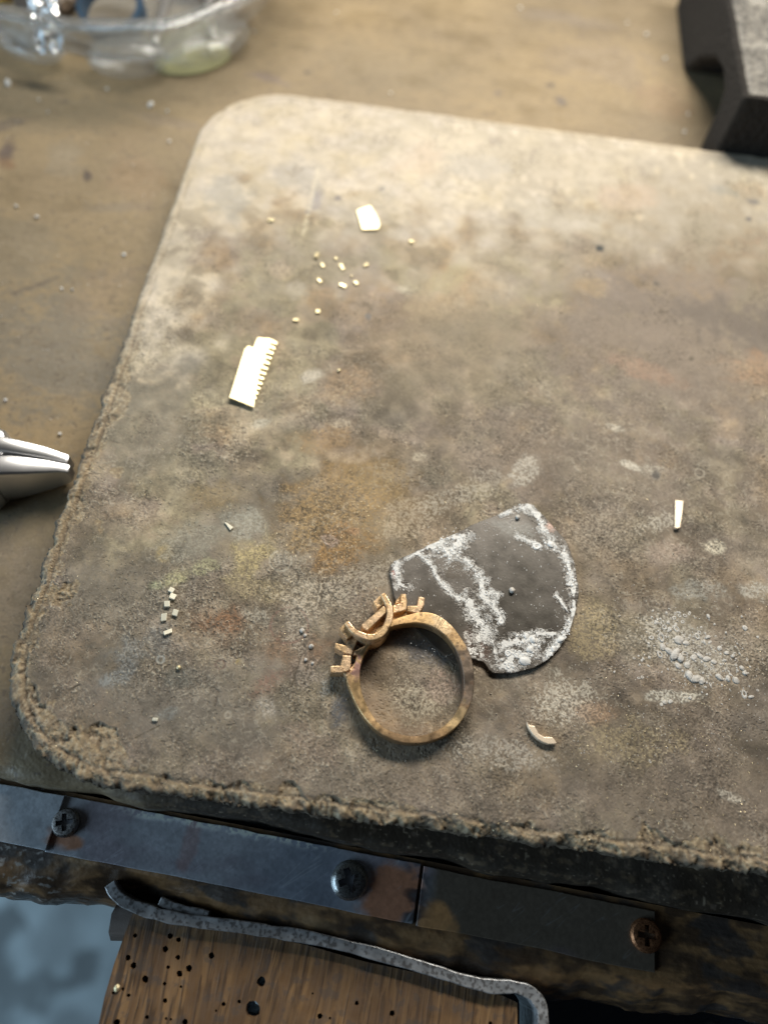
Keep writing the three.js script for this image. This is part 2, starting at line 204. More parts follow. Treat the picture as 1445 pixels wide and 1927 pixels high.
const boardTex = paint(2048, 2048, (u, v, o) => {
  const x = u * 180 - 66, z = v * 180 - 186, d = -boardSDF(x, z);
  const nA = fbm(x * 0.05, z * 0.05, 3), nB = fbm(x * 0.19 + 30, z * 0.19, 3), nC = fbm(x * 0.8, z * 0.8 + 11, 3), nD = fbm(x * 2.7 + 5, z * 2.7, 2), nE = vn(x * 5.3, z * 5.3 + 60);
  const base = clamp(0.5 + (nA - 0.5) * 1.6 + (nB - 0.5) * 0.9);
  o[0] = 0.32 + 0.12 * base; o[1] = 0.26 + 0.105 * base; o[2] = 0.2 + 0.085 * base;
  const hue = fbm(x * 0.075 + 61, z * 0.075 + 7, 3), hue2 = fbm(x * 0.11 + 13, z * 0.11 + 90, 4); blend(o, [0.29, 0.235, 0.215], sm(0.5, 0.64, hue) * 0.6); blend(o, [0.37, 0.26, 0.16], sm(0.53, 0.66, hue2) * 0.5); blend(o, [0.3, 0.28, 0.2], sm(0.5, 0.36, hue2) * 0.5);
  const sootN = fbm(x * 0.045 + 20, z * 0.06 + 33, 4), soot = sm(0.4, 0.62, sootN + 0.0075 * (z + 62) + (nC - 0.5) * 0.25) * (0.75 + 0.25 * sm(0.35, 0.6, nD)); blend(o, [0.2, 0.168, 0.145], soot * 0.78);
  const rightDim = sm(0.36, 0.56, fbm(x * 0.04 + 77, z * 0.05 + 9, 4) + 0.006 * (x + 4) - 0.006 * Math.abs(z + 95)); blend(o, [0.2, 0.165, 0.14], rightDim * 0.55);  // colour dimmed at middle and right to hold back the lamp there
  const far = sm(-112, -150, z + (nB - 0.5) * 46 + (x > 5 ? (x - 5) * 0.33 : 0)) * (0.88 + 0.12 * sm(0.3, 0.6, nC)), left = sm(-36, -50, x + (nB - 0.5) * 22) * sm(-55, -95, z + (nA - 0.5) * 30);
  blend(o, CREAM, clamp(Math.max(far, left * 0.95)));
  const m1 = fbm(x * 0.11 + 3, z * 0.13 + 71, 5), m2 = fbm(x * 0.36 + 44, z * 0.36 + 15, 5), m3 = fbm(x * 0.2 + 88, z * 0.22 + 2, 5), rough = sm(0.38, 0.64, fbm(x * 0.14 + 5, z * 0.14 + 58, 3));
  const calm = 0.28 + 0.72 * sm(-140, -80, z), tone = 1 + ((m1 - 0.5) * 0.85 + (m2 - 0.5) * 0.75) * calm; o[0] *= tone; o[1] *= tone * (1 - (m3 - 0.5) * 0.06); o[2] *= tone * (1 - (m3 - 0.5) * 0.3);
  blend(o, [0.12, 0.1, 0.085], sm(0.56, 0.7, m3) * 0.42 * sm(-150, -120, z)); const edgeN = nB * 0.4 + m2 * 0.35 + nC * 0.25, grainN = nD * 0.55 + nE * 0.45;
  for (const s of boardStainsAndShade) { const k = stainAt(s, x, z, edgeN, grainN); if (k > 0.004) blend(o, s.col, k); }
  // grain, pale crumbs and dark pores of the pressed board
  const near = sm(-120, -60, z), g = 1 + ((grainN - 0.5) * (0.5 + 1.0 * rough) + (nC - 0.5) * 0.5 + (m2 - 0.5) * 0.5) * (0.2 + 0.8 * near);
  o[0] *= g; o[1] *= g; o[2] *= g;
  const crumb = sm(0.72, 0.84, nE * 0.6 + nD * 0.4 + (nB - 0.5) * 0.25) * (0.12 + 0.55 * near) * (0.25 + 0.75 * rough); blend(o, [0.64, 0.59, 0.52], crumb * 0.85);
  const net = 1 - Math.abs(2 * fbm(x * 0.62 + 19, z * 0.62 + 4, 4) - 1), lace = sm(0.9, 0.975, net) * sm(0.5, 0.62, fbm(x * 0.085 + 12, z * 0.085 + 41, 3)) * sm(-125, -70, z); blend(o, [0.6, 0.555, 0.5], lace * 0.3 * (0.4 + 0.6 * sm(0.35, 0.6, nD)));
  const pore = sm(0.75, 0.87, vn(x * 3.1 + 80, z * 4.1) * 0.7 + nB * 0.35); blend(o, [0.09, 0.075, 0.06], pore * 0.75 * (0.35 + 0.65 * rough));
  const scratch = sm(0.045, 0.0, Math.abs(fbm(x * 0.3 + 7, z * 0.07 + 50, 2) - 0.5)) * sm(0.55, 0.7, nB); blend(o, [0.24, 0.2, 0.17], scratch * 0.35);
  let cut = 0; const wv = (nC - 0.5) * 0.35;
  for (const [ax, az, bx, bz, hw, col] of scores) { const dx = x - ax, dz = z - az; if (Math.abs(dx) > 20 || Math.abs(dz) > 30) continue; const t = clamp((dx * bx + dz * bz) / (bx * bx + bz * bz)), k = sm(hw * 1.5, hw * 0.5, Math.hypot(dx - bx * t, dz - bz * t) + wv * hw * 2) * sm(0.25, 0.5, nD); if (k > 0) { blend(o, col, k * 0.75); cut = Math.max(cut, k); } }
  for (const [cx, cz, r, col] of dents) { const dx = x - cx, dz = z - cz; if (dx > 4 || dx < -4 || dz > 4 || dz < -4) continue; const k = sm(0.3, 0.08, Math.abs(Math.hypot(dx, dz) - r + wv)) * sm(0.3, 0.55, nB * 0.5 + nD * 0.5); if (k > 0) { blend(o, col, k * 0.6); cut = Math.max(cut, k * 0.6); } }
  { const k = 1 - clamp(Math.max(far, left * 0.8)); o[0] *= 1 - 0.1 * k; o[1] *= 1 - 0.13 * k; o[2] *= 1 - 0.24 * k; }
  // broken rim: fresh tan core with dirty hollows
  const w = wear(x, z), lf = fbm(x * 0.16 + 9, z * 0.16 + 3, 3), n2 = fbm(x * 2.3 + 40, z * 2.3, 4), reach = d < 11 ? rimReach(x, z, w) : 0, chip = d < 11 ? sm(0.42, 0.62, fbm(x * 0.32 + 70, z * 0.32 + 8, 4)) : 0;
  const zone = d < 11 ? sm(reach + 0.25, reach - 0.35, d + (n2 - 0.5) * 1.3) : 0;
  if (zone > 0) { blend(o, [0.37, 0.28, 0.165], zone * (0.1 + (0.3 + 0.4 * sm(0.35, 0.6, nC)) * w)); blend(o, [0.11, 0.085, 0.06], zone * sm(0.46, 0.64, n2) * (0.1 + 0.7 * w) * (0.5 + 0.5 * chip)); blend(o, [0.62, 0.54, 0.4], zone * sm(0.58, 0.72, 1 - n2) * 0.35); }
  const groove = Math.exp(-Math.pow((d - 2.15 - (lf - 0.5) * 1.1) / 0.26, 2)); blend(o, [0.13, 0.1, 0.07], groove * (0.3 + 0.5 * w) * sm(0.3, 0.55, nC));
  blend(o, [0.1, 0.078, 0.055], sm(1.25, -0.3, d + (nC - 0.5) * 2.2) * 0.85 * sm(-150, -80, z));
  o[3] = 0.55 + ((nD - 0.5) * 0.45 + (nE - 0.5) * 0.4) * (0.35 + 0.75 * rough) + (nC - 0.5) * 0.35 + (m2 - 0.5) * 0.5 + lace * 0.12 - pore * 0.45 + crumb * 0.25 - scratch * 0.1 - cut * 0.3;
}, {});
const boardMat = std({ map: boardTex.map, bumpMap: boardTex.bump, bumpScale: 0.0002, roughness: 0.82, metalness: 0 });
boardMat.side = THREE.FrontSide;

// ---------------------------------------------------------------- workbench under it, turned three degrees against the board
const TURN = 3 * Math.PI / 180, ct = Math.cos(TURN), st = Math.sin(TURN);
const toBench = (x, z) => [x * ct + z * st, -x * st + z * ct], fromBench = (X, Z) => [X * ct - Z * st, X * st + Z * ct];
const benchTurn = (g) => g.rotateY(-TURN);
const benchStains = stains([
  [30, 228, 34, 8, -8, [0.09, 0.075, 0.07], 0.85, 0.3], [8, 238, 26, 9, -10, [0.1, 0.08, 0.07], 0.7, 0.3], [14, 285, 24, 24, 0, [0.1, 0.075, 0.07], 0.8, 0.35], [16, 308, 26, 14, 0, [0.2, 0.11, 0.06], 0.6, 0.4], [165, 330, 10, 12, 0, [0.09, 0.07, 0.06], 0.8, 0.2], [125, 190, 12, 6, 0, [0.1, 0.08, 0.07], 0.7, 0.3],
  [510, 150, 60, 12, 14, [0.18, 0.14, 0.12], 0.7, 0.4], [577, 136, 9, 6, 20, [0.1, 0.08, 0.06], 0.8, 0.2], [1036, 161, 12, 8, 10, [0.11, 0.09, 0.07], 0.8, 0.25], [1055, 190, 13, 9, 10, [0.13, 0.11, 0.1], 0.7, 0.3], [935, 175, 10, 6, 0, [0.15, 0.12, 0.1], 0.6, 0.3],
  [1060, 35, 110, 16, 8, [0.22, 0.18, 0.14], 0.6, 0.4], [1140, 120, 130, 60, 10, [0.25, 0.2, 0.15], 0.5, 0.4], [700, 120, 200, 60, 8, [0.23, 0.185, 0.12], 0.4, 0.4], [230, 390, 70, 16, -5, [0.22, 0.18, 0.13], 0.6, 0.4], [320, 230, 90, 12, 10, [0.24, 0.19, 0.14], 0.5, 0.4], [120, 300, 50, 40, 0, [0.28, 0.235, 0.17], 0.5, 0.4],
  [110, 660, 190, 160, 0, [0.215, 0.185, 0.14], 0.8, 0.3], [40, 480, 120, 90, 0, [0.235, 0.195, 0.135], 0.6, 0.35], [60, 200, 200, 60, 5, [0.24, 0.195, 0.13], 0.5, 0.35], [200, 560, 90, 60, -30, [0.29, 0.215, 0.14], 0.4, 0.3], [60, 540, 60, 6, -18, [0.15, 0.12, 0.09], 0.6, 0.3], [40, 1100, 80, 160, 0, [0.24, 0.19, 0.135], 0.6, 0.35], [30, 1440, 60, 20, 5, [0.33, 0.26, 0.16], 0.6, 0.6], [10, 1340, 40, 60, 0, [0.2, 0.16, 0.12], 0.5, 0.5], [1250, 180, 60, 50, 0, [0.3, 0.2, 0.13], 0.3, 0.4], [250, 330, 60, 80, 0, [0.29, 0.205, 0.125], 0.45, 0.3],
], -12);
const benchTex = paint(1536, 1536, (u, v, o) => {
  const x = u * 300 - 160, z = v * 300 - 290, [bx, bz] = toBench(x, z);
  const nA = fbm(x * 0.03, z * 0.045 + 8, 3), nB = fbm(x * 0.12 + 4, z * 0.2, 3), nC = fbm(x * 0.7, z * 0.9 + 20, 3), nE = vn(x * 3.3, z * 3.3), gr = fbm(bx * 0.05, bz * 1.6, 3);
  const b = clamp(0.5 + (nA - 0.5) * 1.7 + (nB - 0.5) * 0.8);
  o[0] = 0.21 + 0.08 * b; o[1] = 0.162 + 0.056 * b; o[2] = 0.1 + 0.024 * b;
  for (const s of benchStains) { const k = stainAt(s, x, z, nB * 0.6 + nC * 0.4, nC * 0.5 + nE * 0.5); if (k > 0.004) blend(o, s.col, k); }
  const lipShade = sm(-17, -13, bz + (nB - 0.5) * 7) * sm(-44, -24, bx + (nC - 0.5) * 16); blend(o, [0.026, 0.02, 0.015], lipShade * 0.95); blend(o, [0.14, 0.1, 0.06], lipShade * sm(0.6, 0.72, nC) * 0.5);  // board's shadow deepened in the colour of the stained front lip
  const g = 1 + (nC - 0.5) * 0.22 + (nE - 0.5) * 0.14 + (gr - 0.5) * 0.1; o[0] *= g; o[1] *= g; o[2] *= g;
  const fine = sm(0.02, 0, Math.abs(fbm(x * 0.25 + z * 0.6, z * 0.05 - x * 0.03 + 4, 3) - 0.5)) * sm(0.5, 0.68, nB), fleck = sm(0.84, 0.92, vn(x * 1.3 + 9, z * 1.3)); blend(o, [0.12, 0.09, 0.065], fine * 0.45); blend(o, [0.13, 0.1, 0.075], fleck * 0.55); blend(o, [0.34, 0.28, 0.2], sm(0.86, 0.94, vn(x * 1.9 + 50, z * 1.9 + 7)) * 0.5);
  const burn = sm(0.66, 0.8, nB * 0.6 + nC * 0.4); blend(o, [0.12, 0.095, 0.07], burn * 0.5);
  o[3] = 0.5 + (nC - 0.5) * 0.4 + (gr - 0.5) * 0.1 + (nE - 0.5) * 0.2; o[4] = 0.5 + (nB - 0.5) * 0.5;
}, { rough: true });
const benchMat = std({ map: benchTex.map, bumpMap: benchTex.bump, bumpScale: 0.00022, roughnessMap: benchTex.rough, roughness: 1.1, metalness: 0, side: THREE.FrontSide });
// dark greasy timber of the front rail
const railTex = paint(2048, 512, (u, v, o) => {
  const x = u * 240 - 120, z = v * 60 - 30, nA = fbm(x * 0.07, z * 0.2, 3), nB = fbm(x * 0.25 + 3, z * 0.55, 3), nC = fbm(x * 1.2, z * 1.8 + 20, 3), gr = fbm(x * 0.06, z * 2.2, 3);
  const b = sm(0.35, 0.65, nB); o[0] = 0.07 + 0.14 * b; o[1] = 0.044 + 0.076 * b; o[2] = 0.026 + 0.026 * b;
  blend(o, [0.3, 0.21, 0.11], sm(0.56, 0.7, nA) * 0.5 * sm(30, -20, x)); blend(o, [0.045, 0.04, 0.037], sm(0.5, 0.66, fbm(x * 0.16 + 50, z * 0.35, 4)) * 0.85); blend(o, [0.32, 0.31, 0.29], sm(0.6, 0.74, nC) * sm(-42, -50, x + (nB - 0.5) * 12) * 0.7);
  const g = 1 + (nC - 0.5) * 0.5 + (gr - 0.5) * 0.5; o[0] *= g; o[1] *= g; o[2] *= g;
  o[3] = 0.5 + (nC - 0.5) * 0.6 + (gr - 0.5) * 0.5; o[4] = 0.45 + (nB - 0.5) * 0.5;
}, { rough: true });
const railMat = std({ map: railTex.map, bumpMap: railTex.bump, bumpScale: 0.00014, roughnessMap: railTex.rough, roughness: 1, side: THREE.FrontSide });

const bench = thing('workbench', 'worn brown wooden workbench with metal strips screwed along its front rail', 'workbench', [0, -16, 0], null, 'structure');
{
  // bench top: a slab whose front lip is rubbed round and nicked
  const nx = 500, prof = [[-520, -12], [-300, -12], [-150, -12], [-60, -12], [-20, -12], [-9.6, -12], [-8.6, -12.15], [-7.9, -12.6], [-7.5, -13.3], [-7.4, -14.5], [-7.4, -40]], pos = [], uv = [], idx = [];
  for (let i = 0; i <= nx; i++) for (const [zz, y] of prof) {
    const X = -330 + 660 * i / nx, edge = sm(-12, -8, zz), Z = zz - edge * (fbm(X * 0.12, 3, 3) - 0.45) * 2.2, Y = y - edge * sm(0.5, 0.8, fbm(X * 0.3, 9, 3)) * 0.5, [wx, wz] = fromBench(X, Z);
    pos.push(wx, Y, wz); uv.push((wx + 160) / 300, (wz + (Y + 12) * -0.8 + 290) / 300);
  }
  const m = prof.length; for (let i = 0; i < nx; i++) for (let k = 0; k + 1 < m; k++) { const a = i * m + k, b = a + m; idx.push(a, a + 1, b, b, a + 1, b + 1); }
  const g = new THREE.BufferGeometry(); g.setAttribute('position', new THREE.Float32BufferAttribute(pos, 3)); g.setAttribute('uv', new THREE.Float32BufferAttribute(uv, 2)); g.setIndex(idx); g.computeVertexNormals();
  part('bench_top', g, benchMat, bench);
}
const noseHollow = (X, Z) => 2.6 * Math.exp(-Math.pow((X + 31) / 6.5, 2)) * sm(2.4, 4.2, Z) + 1.2 * Math.exp(-Math.pow((X + 20) / 9, 2)) * sm(4.5, 6, Z);
{
  // front rail: level under the strips, then a worn round nose
  const prof = [[-7.36, -17], [-4, -17], [0, -17], [1.8, -17], [2.3, -17.1]]; for (let a = 0; a <= 90; a += 10) prof.push([2.6 + 6.0 * Math.sin(a * Math.PI / 180), -17.15 - 7 * (1 - Math.cos(a * Math.PI / 180))]); prof.push([8.6, -27], [8.4, -40], [-7.36, -40]);
  const nx = 700, pos = [], uv = [], idx = [], m = prof.length;
  let len = 0; const L = prof.map(([z, y], k) => { if (k) len += Math.hypot(z - prof[k - 1][0], y - prof[k - 1][1]); return len; });
  for (let i = 0; i <= nx; i++) prof.forEach(([zz, y], k) => {
    const X = -330 + 660 * i / nx, nose = sm(2, 6, zz), chew = (fbm(X * 0.09, 31, 3) - 0.5) * 3.6 + (fbm(X * 0.5, y * 0.4, 3) - 0.5) * 1.1 + (X > 30 ? -1.2 * sm(30, 50, X) : 0);
    const [wx, wz] = fromBench(X, zz + nose * chew); pos.push(wx, y - nose * (fbm(X * 0.35, zz * 0.6, 3) - 0.5) * 1.1 - noseHollow(X, zz) * (y > -26 ? 1 : 0), wz); uv.push((X + 120) / 240, (L[k] - 7.4 + 30) / 60);
  });
  for (let i = 0; i < nx; i++) for (let k = 0; k + 1 < m; k++) { const a = i * m + k, b = a + m; idx.push(a, a + 1, b, b, a + 1, b + 1); }
  const g = new THREE.BufferGeometry(); g.setAttribute('position', new THREE.Float32BufferAttribute(pos, 3)); g.setAttribute('uv', new THREE.Float32BufferAttribute(uv, 2)); g.setIndex(idx); g.computeVertexNormals();
  part('front_rail', g, railMat, bench);
}
// three thin tarnished strips with screws
const stripTex = paint(2048, 256, (u, v, o) => {
  const x = u * 130 - 70, z = v * 16 - 10, nA = fbm(x * 0.08, z * 0.15, 3), nB = fbm(x * 0.4, z * 0.5 + 4, 3), nC = fbm(x * 2, z * 2 + 20, 2), scr = sm(0.03, 0, Math.abs(fbm(x * 0.5 + z * 0.55, (x - z) * 0.05 + 9, 2) - 0.5)) * sm(0.45, 0.65, nB);
  const right = sm(13, 17, x); const first = sm(-46.4, -46.9, x); o[0] = 0.42 - 0.27 * right + 0.08 * first; o[1] = 0.45 - 0.325 * right + 0.1 * first; o[2] = 0.5 - 0.405 * right + 0.1 * first;
  blend(o, [0.2, 0.24, 0.31], sm(-20, -6, x + (nA - 0.5) * 14) * sm(6, -1, x) * 0.75); blend(o, [0.24, 0.2, 0.24], sm(0.5, 0.68, nA) * 0.6);
  const cu = (cx, cz, rx, rz, k) => k * sm(1.15, 0.55, Math.hypot((x - cx) / rx, (z - cz) / rz) + (nB - 0.5) * 0.9);
  blend(o, [0.55, 0.27, 0.15], cu(-44.5, -0.2, 3.2, 1.6, 0.9)); blend(o, [0.4, 0.22, 0.2], cu(-24.5, -3, 1.5, 5, 0.45)); blend(o, [0.58, 0.27, 0.15], cu(9.5, -2, 5.4, 5.2, 0.95)); blend(o, [0.66, 0.36, 0.15], cu(16.8, 0.6, 3.6, 2.6, 0.9)); blend(o, [0.2, 0.1, 0.09], cu(-59.5, 0, 1.5, 2, 0.8));
  blend(o, [0.03, 0.03, 0.035], sm(3.4, 0.4, Math.abs(x - 13.6 + (nB - 0.5) * 3)) * sm(0.35, 0.6, nB) * 0.85);
  const lime = sm(-5.4, -6.5, z + (nB - 0.5) * 1.6) * sm(-40, -30, x) * sm(2, -10, x); blend(o, [0.62, 0.66, 0.6], lime * sm(0.35, 0.55, nC) * 0.9);
  const g = 1 + (nC - 0.5) * 0.35; o[0] *= g; o[1] *= g; o[2] *= g; blend(o, [0.55, 0.6, 0.66], scr * 0.35 * (1 - 0.7 * right));
  o[3] = 0.5 + (nB - 0.5) * 0.5 + (nC - 0.5) * 0.4 - scr * 0.2 + lime * 0.4; o[4] = 0.42 + (nB - 0.5) * 0.3 + lime * 0.5;
}, { rough: true });
const stripMat = std({ map: stripTex.map, bumpMap: stripTex.bump, bumpScale: 0.00004, roughnessMap: stripTex.rough, roughness: 1, metalness: 0.4 });
function edgeStrip(x0, x1, y, z0, z1) {
  const n = 40, pts = []; for (let i = 0; i <= n; i++) { const X = x0 + (x1 - x0) * i / n; pts.push([X, z0 + (fbm(X * 0.3, 2, 2) - 0.5) * 0.35]); } for (let i = n; i >= 0; i--) { const X = x0 + (x1 - x0) * i / n; pts.push([X, z1 + (fbm(X * 0.12, 7, 2) - 0.5) * 0.5]); }
  const g = slab(pts, y, y + 0.7, 0.12); planarUV(g, -70, -10, 130, 16); return part('edge_strip', benchTurn(g), stripMat, bench);
}
const strips = [edgeStrip(-190, -46.6, -16.25, -6.6, 1.8), edgeStrip(-46.9, 13.4, -16.98, -6.7, 2.0), edgeStrip(13.9, 52.2, -16.98, -6.4, 2.2)];
const csg = new Evaluator(); csg.useGroups = false;
function screw(strip, X, Z, y, r, turn, mat, dome) {          // pan head with a driven cross cut into it
  const prof = []; prof.push(new THREE.Vector2(0, -0.4), new THREE.Vector2(r, -0.4), new THREE.Vector2(r, 0.35)); for (let i = 0; i <= 8; i++) { const f = i / 8; prof.push(new THREE.Vector2(r * (1 - f), 0.55 + (dome ? 1.0 : 0.55) * Math.sqrt(1 - (1 - f) ** (dome ? 2.2 : 8)))); }
  let b = new Brush(new THREE.LatheGeometry(prof, 48));
  for (const q of [0, Math.PI / 2]) { const box = new Brush(new THREE.BoxGeometry(r * 1.2, 2.4, r * 0.34)); box.position.y = dome ? 1.15 : 1.05; box.rotation.y = turn + q; box.updateMatrixWorld(); b.updateMatrixWorld(); b = csg.evaluate(b, box, SUBTRACTION); }
  const pit = new Brush(new THREE.ConeGeometry(r * 0.36, 2.6, 16).rotateX(Math.PI)); pit.position.y = 0.9; pit.updateMatrixWorld(); b.updateMatrixWorld(); b = csg.evaluate(b, pit, SUBTRACTION);
  let g = b.geometry; g = toCreasedNormals(g.index ? g.toNonIndexed() : g, 0.5); for (const k of Object.keys(g.attributes)) if (!['position', 'normal', 'uv'].includes(k)) g.deleteAttribute(k);
  g.rotateZ(0.03).translate(X, y, Z); boxUV(g, 10); return part('screw', benchTurn(g), mat, strip);
}
const screwTex = paint(256, 256, (u, v, o) => { const n = fbm(u * 30, v * 30, 4), n2 = fbm(u * 90, v * 90 + 7, 2); o[0] = o[1] = o[2] = 0.6 + 0.5 * (n - 0.4); blend(o, [0.12, 0.1, 0.09], sm(0.52, 0.7, n2) * 0.7); o[3] = n2; o[4] = 0.3 + 0.4 * n; }, { rough: true, wrap: true });
const screwMat = (c, rough) => std({ color: c, map: screwTex.map, roughnessMap: screwTex.rough, roughness: rough, bumpMap: screwTex.bump, bumpScale: 0.000012, metalness: 0.9 });
{
  const at = (px, py) => { const [x, z] = P(px, py, -16); return toBench(x, z); };
  let [a, b] = at(125, 1548); screw(strips[1], a, b, -16.25, 2.25, 0.35, screwMat(lin(0.42, 0.41, 0.4), 0.9), false).userData.label = 'grey steel cross-head screw with a chewed slot';
  [a, b] = at(658, 1656); screw(strips[1], a, b, -16.25, 3.0, 0.5, screwMat(lin(0.5, 0.53, 0.53), 0.5), true).userData.label = 'dark blued cross-head screw with a bright glint';
  [a, b] = at(1214, 1760); screw(strips[2], a, b, -16.25, 2.5, 0.02, screwMat(lin(0.62, 0.3, 0.15), 0.9), false).userData.label = 'copper coloured cross-head screw';
}

// ---------------------------------------------------------------- floor far below
const [MX, MZ] = P(80, 1785, -780).map((q) => q * MM);
const floorTex = paint(1024, 1024, (u, v, o) => {
  const x = u * 3 - 1.5, z = v * 3 - 1.5, n = fbm(x * 14, z * 14, 4), n2 = fbm(x * 50, z * 50 + 3, 3), n3 = fbm(x * 5 + 8, z * 5, 3);
  const b = 0.52 + 0.3 * (n - 0.5) * 2 + 0.1 * (n2 - 0.5) + 0.12 * (n3 - 0.5); o[0] = b * 0.86; o[1] = b; o[2] = b * 1.04; blend(o, [0.1, 0.1, 0.1], sm(0.52, 0.68, fbm(x * 11 + 40, z * 11, 4)) * 0.35);
  const ang = Math.atan2(z - MZ, x - MX), rad = Math.hypot(x - MX, z - MZ); if (ang > -0.1 || ang < -2.4) blend(o, [0.05, 0.05, 0.05], sm(0.028, 0.01, Math.abs(rad - 0.042 + (n2 - 0.5) * 0.05)) * 0.6);
  o[3] = n2; o[4] = 0.8;
});
const floorMat = std({ map: floorTex.map, bumpMap: floorTex.bump, bumpScale: 0.002, roughness: 0.8 });
{
  const g = new THREE.PlaneGeometry(4000, 4000).rotateX(-Math.PI / 2).translate(0, -780, 0); planarUV(g, -1500, -1500, 3000, 3000);
  single('floor', g, floorMat, 'blue grey speckled concrete floor far below the bench', 'floor', [0, -780, 0], null, 'structure'); floorTex.map.wrapS = floorTex.map.wrapT = floorTex.bump.wrapS = floorTex.bump.wrapT = THREE.RepeatWrapping;
}

// ---------------------------------------------------------------- the soldering board itself, with crusted flux
const board = thing('soldering_board', 'square heat stained beige soldering board with rounded corners and crumbling rim', 'board', [bcx, -12, bcz]);
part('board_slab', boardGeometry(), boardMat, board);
const fluxTex = paint(256, 256, (u, v, o) => { const n = fbm(u * 20, v * 20, 4); o[0] = 0.8 + 0.3 * (n - 0.5); o[1] = 0.785 + 0.3 * (n - 0.5); o[2] = 0.75 + 0.3 * (n - 0.5); o[3] = n; }, { wrap: true });
const fluxMat = std({ map: fluxTex.map, bumpMap: fluxTex.bump, bumpScale: 0.0001, roughness: 0.5 }), paleFluxMat = std({ color: lin(0.98, 0.99, 1), map: fluxTex.map, roughness: 0.45 });
const dusty = std({ map: fluxTex.map, color: lin(0.74, 0.71, 0.67), bumpMap: fluxTex.bump, bumpScale: 0.0001, roughness: 0.7 });
const bead = (x, y, z, r, kind) => {              // burst bubble (ring) or rounded bead of borax glass
  let g = kind ? new THREE.TorusGeometry(r * 0.68, r * 0.33, 6, 11).rotateX(Math.PI / 2).scale(1, 0.6, 1) : new THREE.SphereGeometry(r, 9, 5, 0, Math.PI * 2, 0, Math.PI * 0.55).scale(1, 0.42, 1);
  const p = g.attributes.position; for (let i = 0; i < p.count; i++) { const q = 1 + (h2((x * 97 + Math.round(p.getX(i) / r * 3)) | 0, (z * 89 + Math.round(p.getZ(i) / r * 3)) | 0) - 0.5) * 0.28; p.setXYZ(i, p.getX(i) * q, p.getY(i) * q, p.getZ(i) * q); }
  g = g.toNonIndexed(); g.computeVertexNormals(); g = toCreasedNormals(g, 1.2); { const e1 = h2((x * 71) | 0, (z * 67) | 0); g.scale(0.8 + 0.55 * e1, 0.75 + 0.4 * h2((x * 31) | 0, 5), 1.1 - 0.4 * e1).rotateY(e1 * 40); } g.translate(x, y, z); return boxUV(g, 6);
};
{
  const z = zoomed(1050, 900, 3.504, 0.1), gs = [], put = (zx, zy, r, k) => { const [x, zz] = z([zx, zy]); gs.push(bead(x, 0.0, zz, r, k)); };
  for (const [x, y, r, k] of [[680, 1050, 32, 1], [795, 1065, 38, 0], [770, 1160, 46, 0], [735, 1140, 30, 0], [805, 1185, 34, 0], [790, 1235, 24, 0], [850, 1230, 26, 0], [865, 1300, 34, 0], [905, 1320, 38, 0], [945, 1335, 28, 0], [835, 1155, 22, 1], [840, 1085, 24, 0], [700, 980, 22, 1], [780, 990, 26, 1], [735, 995, 20, 0], [915, 1040, 24, 1], [930, 1015, 14, 1], [985, 1045, 20, 0], [965, 1080, 16, 0], [1000, 1080, 14, 0], [895, 1180, 22, 0], [935, 1170, 24, 0], [980, 1190, 26, 0], [1025, 1210, 22, 0], [670, 1160, 24, 1], [690, 1110, 26, 0], [615, 1050, 18, 1], [1065, 1120, 20, 0], [1110, 1150, 18, 0], [1150, 1170, 16, 0], [1060, 1310, 26, 0], [1120, 1320, 22, 0], [1170, 1330, 26, 0], [1230, 1285, 20, 0], [1210, 1250, 18, 0], [1225, 1420, 26, 1], [1270, 1440, 18, 0], [1230, 985, 22, 0], [765, 920, 16, 1], [800, 905, 15, 1], [835, 905, 15, 1], [865, 890, 13, 1], [800, 885, 12, 0], [770, 890, 11, 1], [820, 945, 15, 1], [775, 960, 13, 0], [725, 950, 13, 0], [650, 950, 16, 0], [675, 925, 10, 0], [600, 1180, 13, 0], [560, 1190, 11, 0], [530, 1170, 9, 0], [595, 1235, 10, 0], [500, 1185, 9, 1], [555, 1310, 12, 1], [530, 1315, 10, 1], [370, 1275, 9, 0], [700, 1475, 16, 0], [740, 1470, 18, 0], [680, 1490, 14, 0], [870, 1445, 14, 0], [605, 1865, 10, 1], [1030, 960, 10, 0], [990, 910, 18, 0], [1210, 910, 9, 0], [1315, 1045, 12, 0]]) put(x, y, r / 3.504 * 0.085, k);
  for (let i = 0; i < 260; i++) { const a = rnd(), x = 640 + 560 * a + (rnd() + rnd() - 1) * 200, y = 1000 + 330 * a + (rnd() + rnd() - 1) * 230; put(x, y, rr(0.09, 0.26), rnd() < 0.3 ? 1 : 0); }
  for (let i = 0; i < 420; i++) { const x = rr(100, 1380), y = rr(650, 1900); put(x, y, rr(0.04, 0.11), 0); }
  const m = part('flux_crust', gs, dusty, board); m.userData.kind = 'stuff';
}
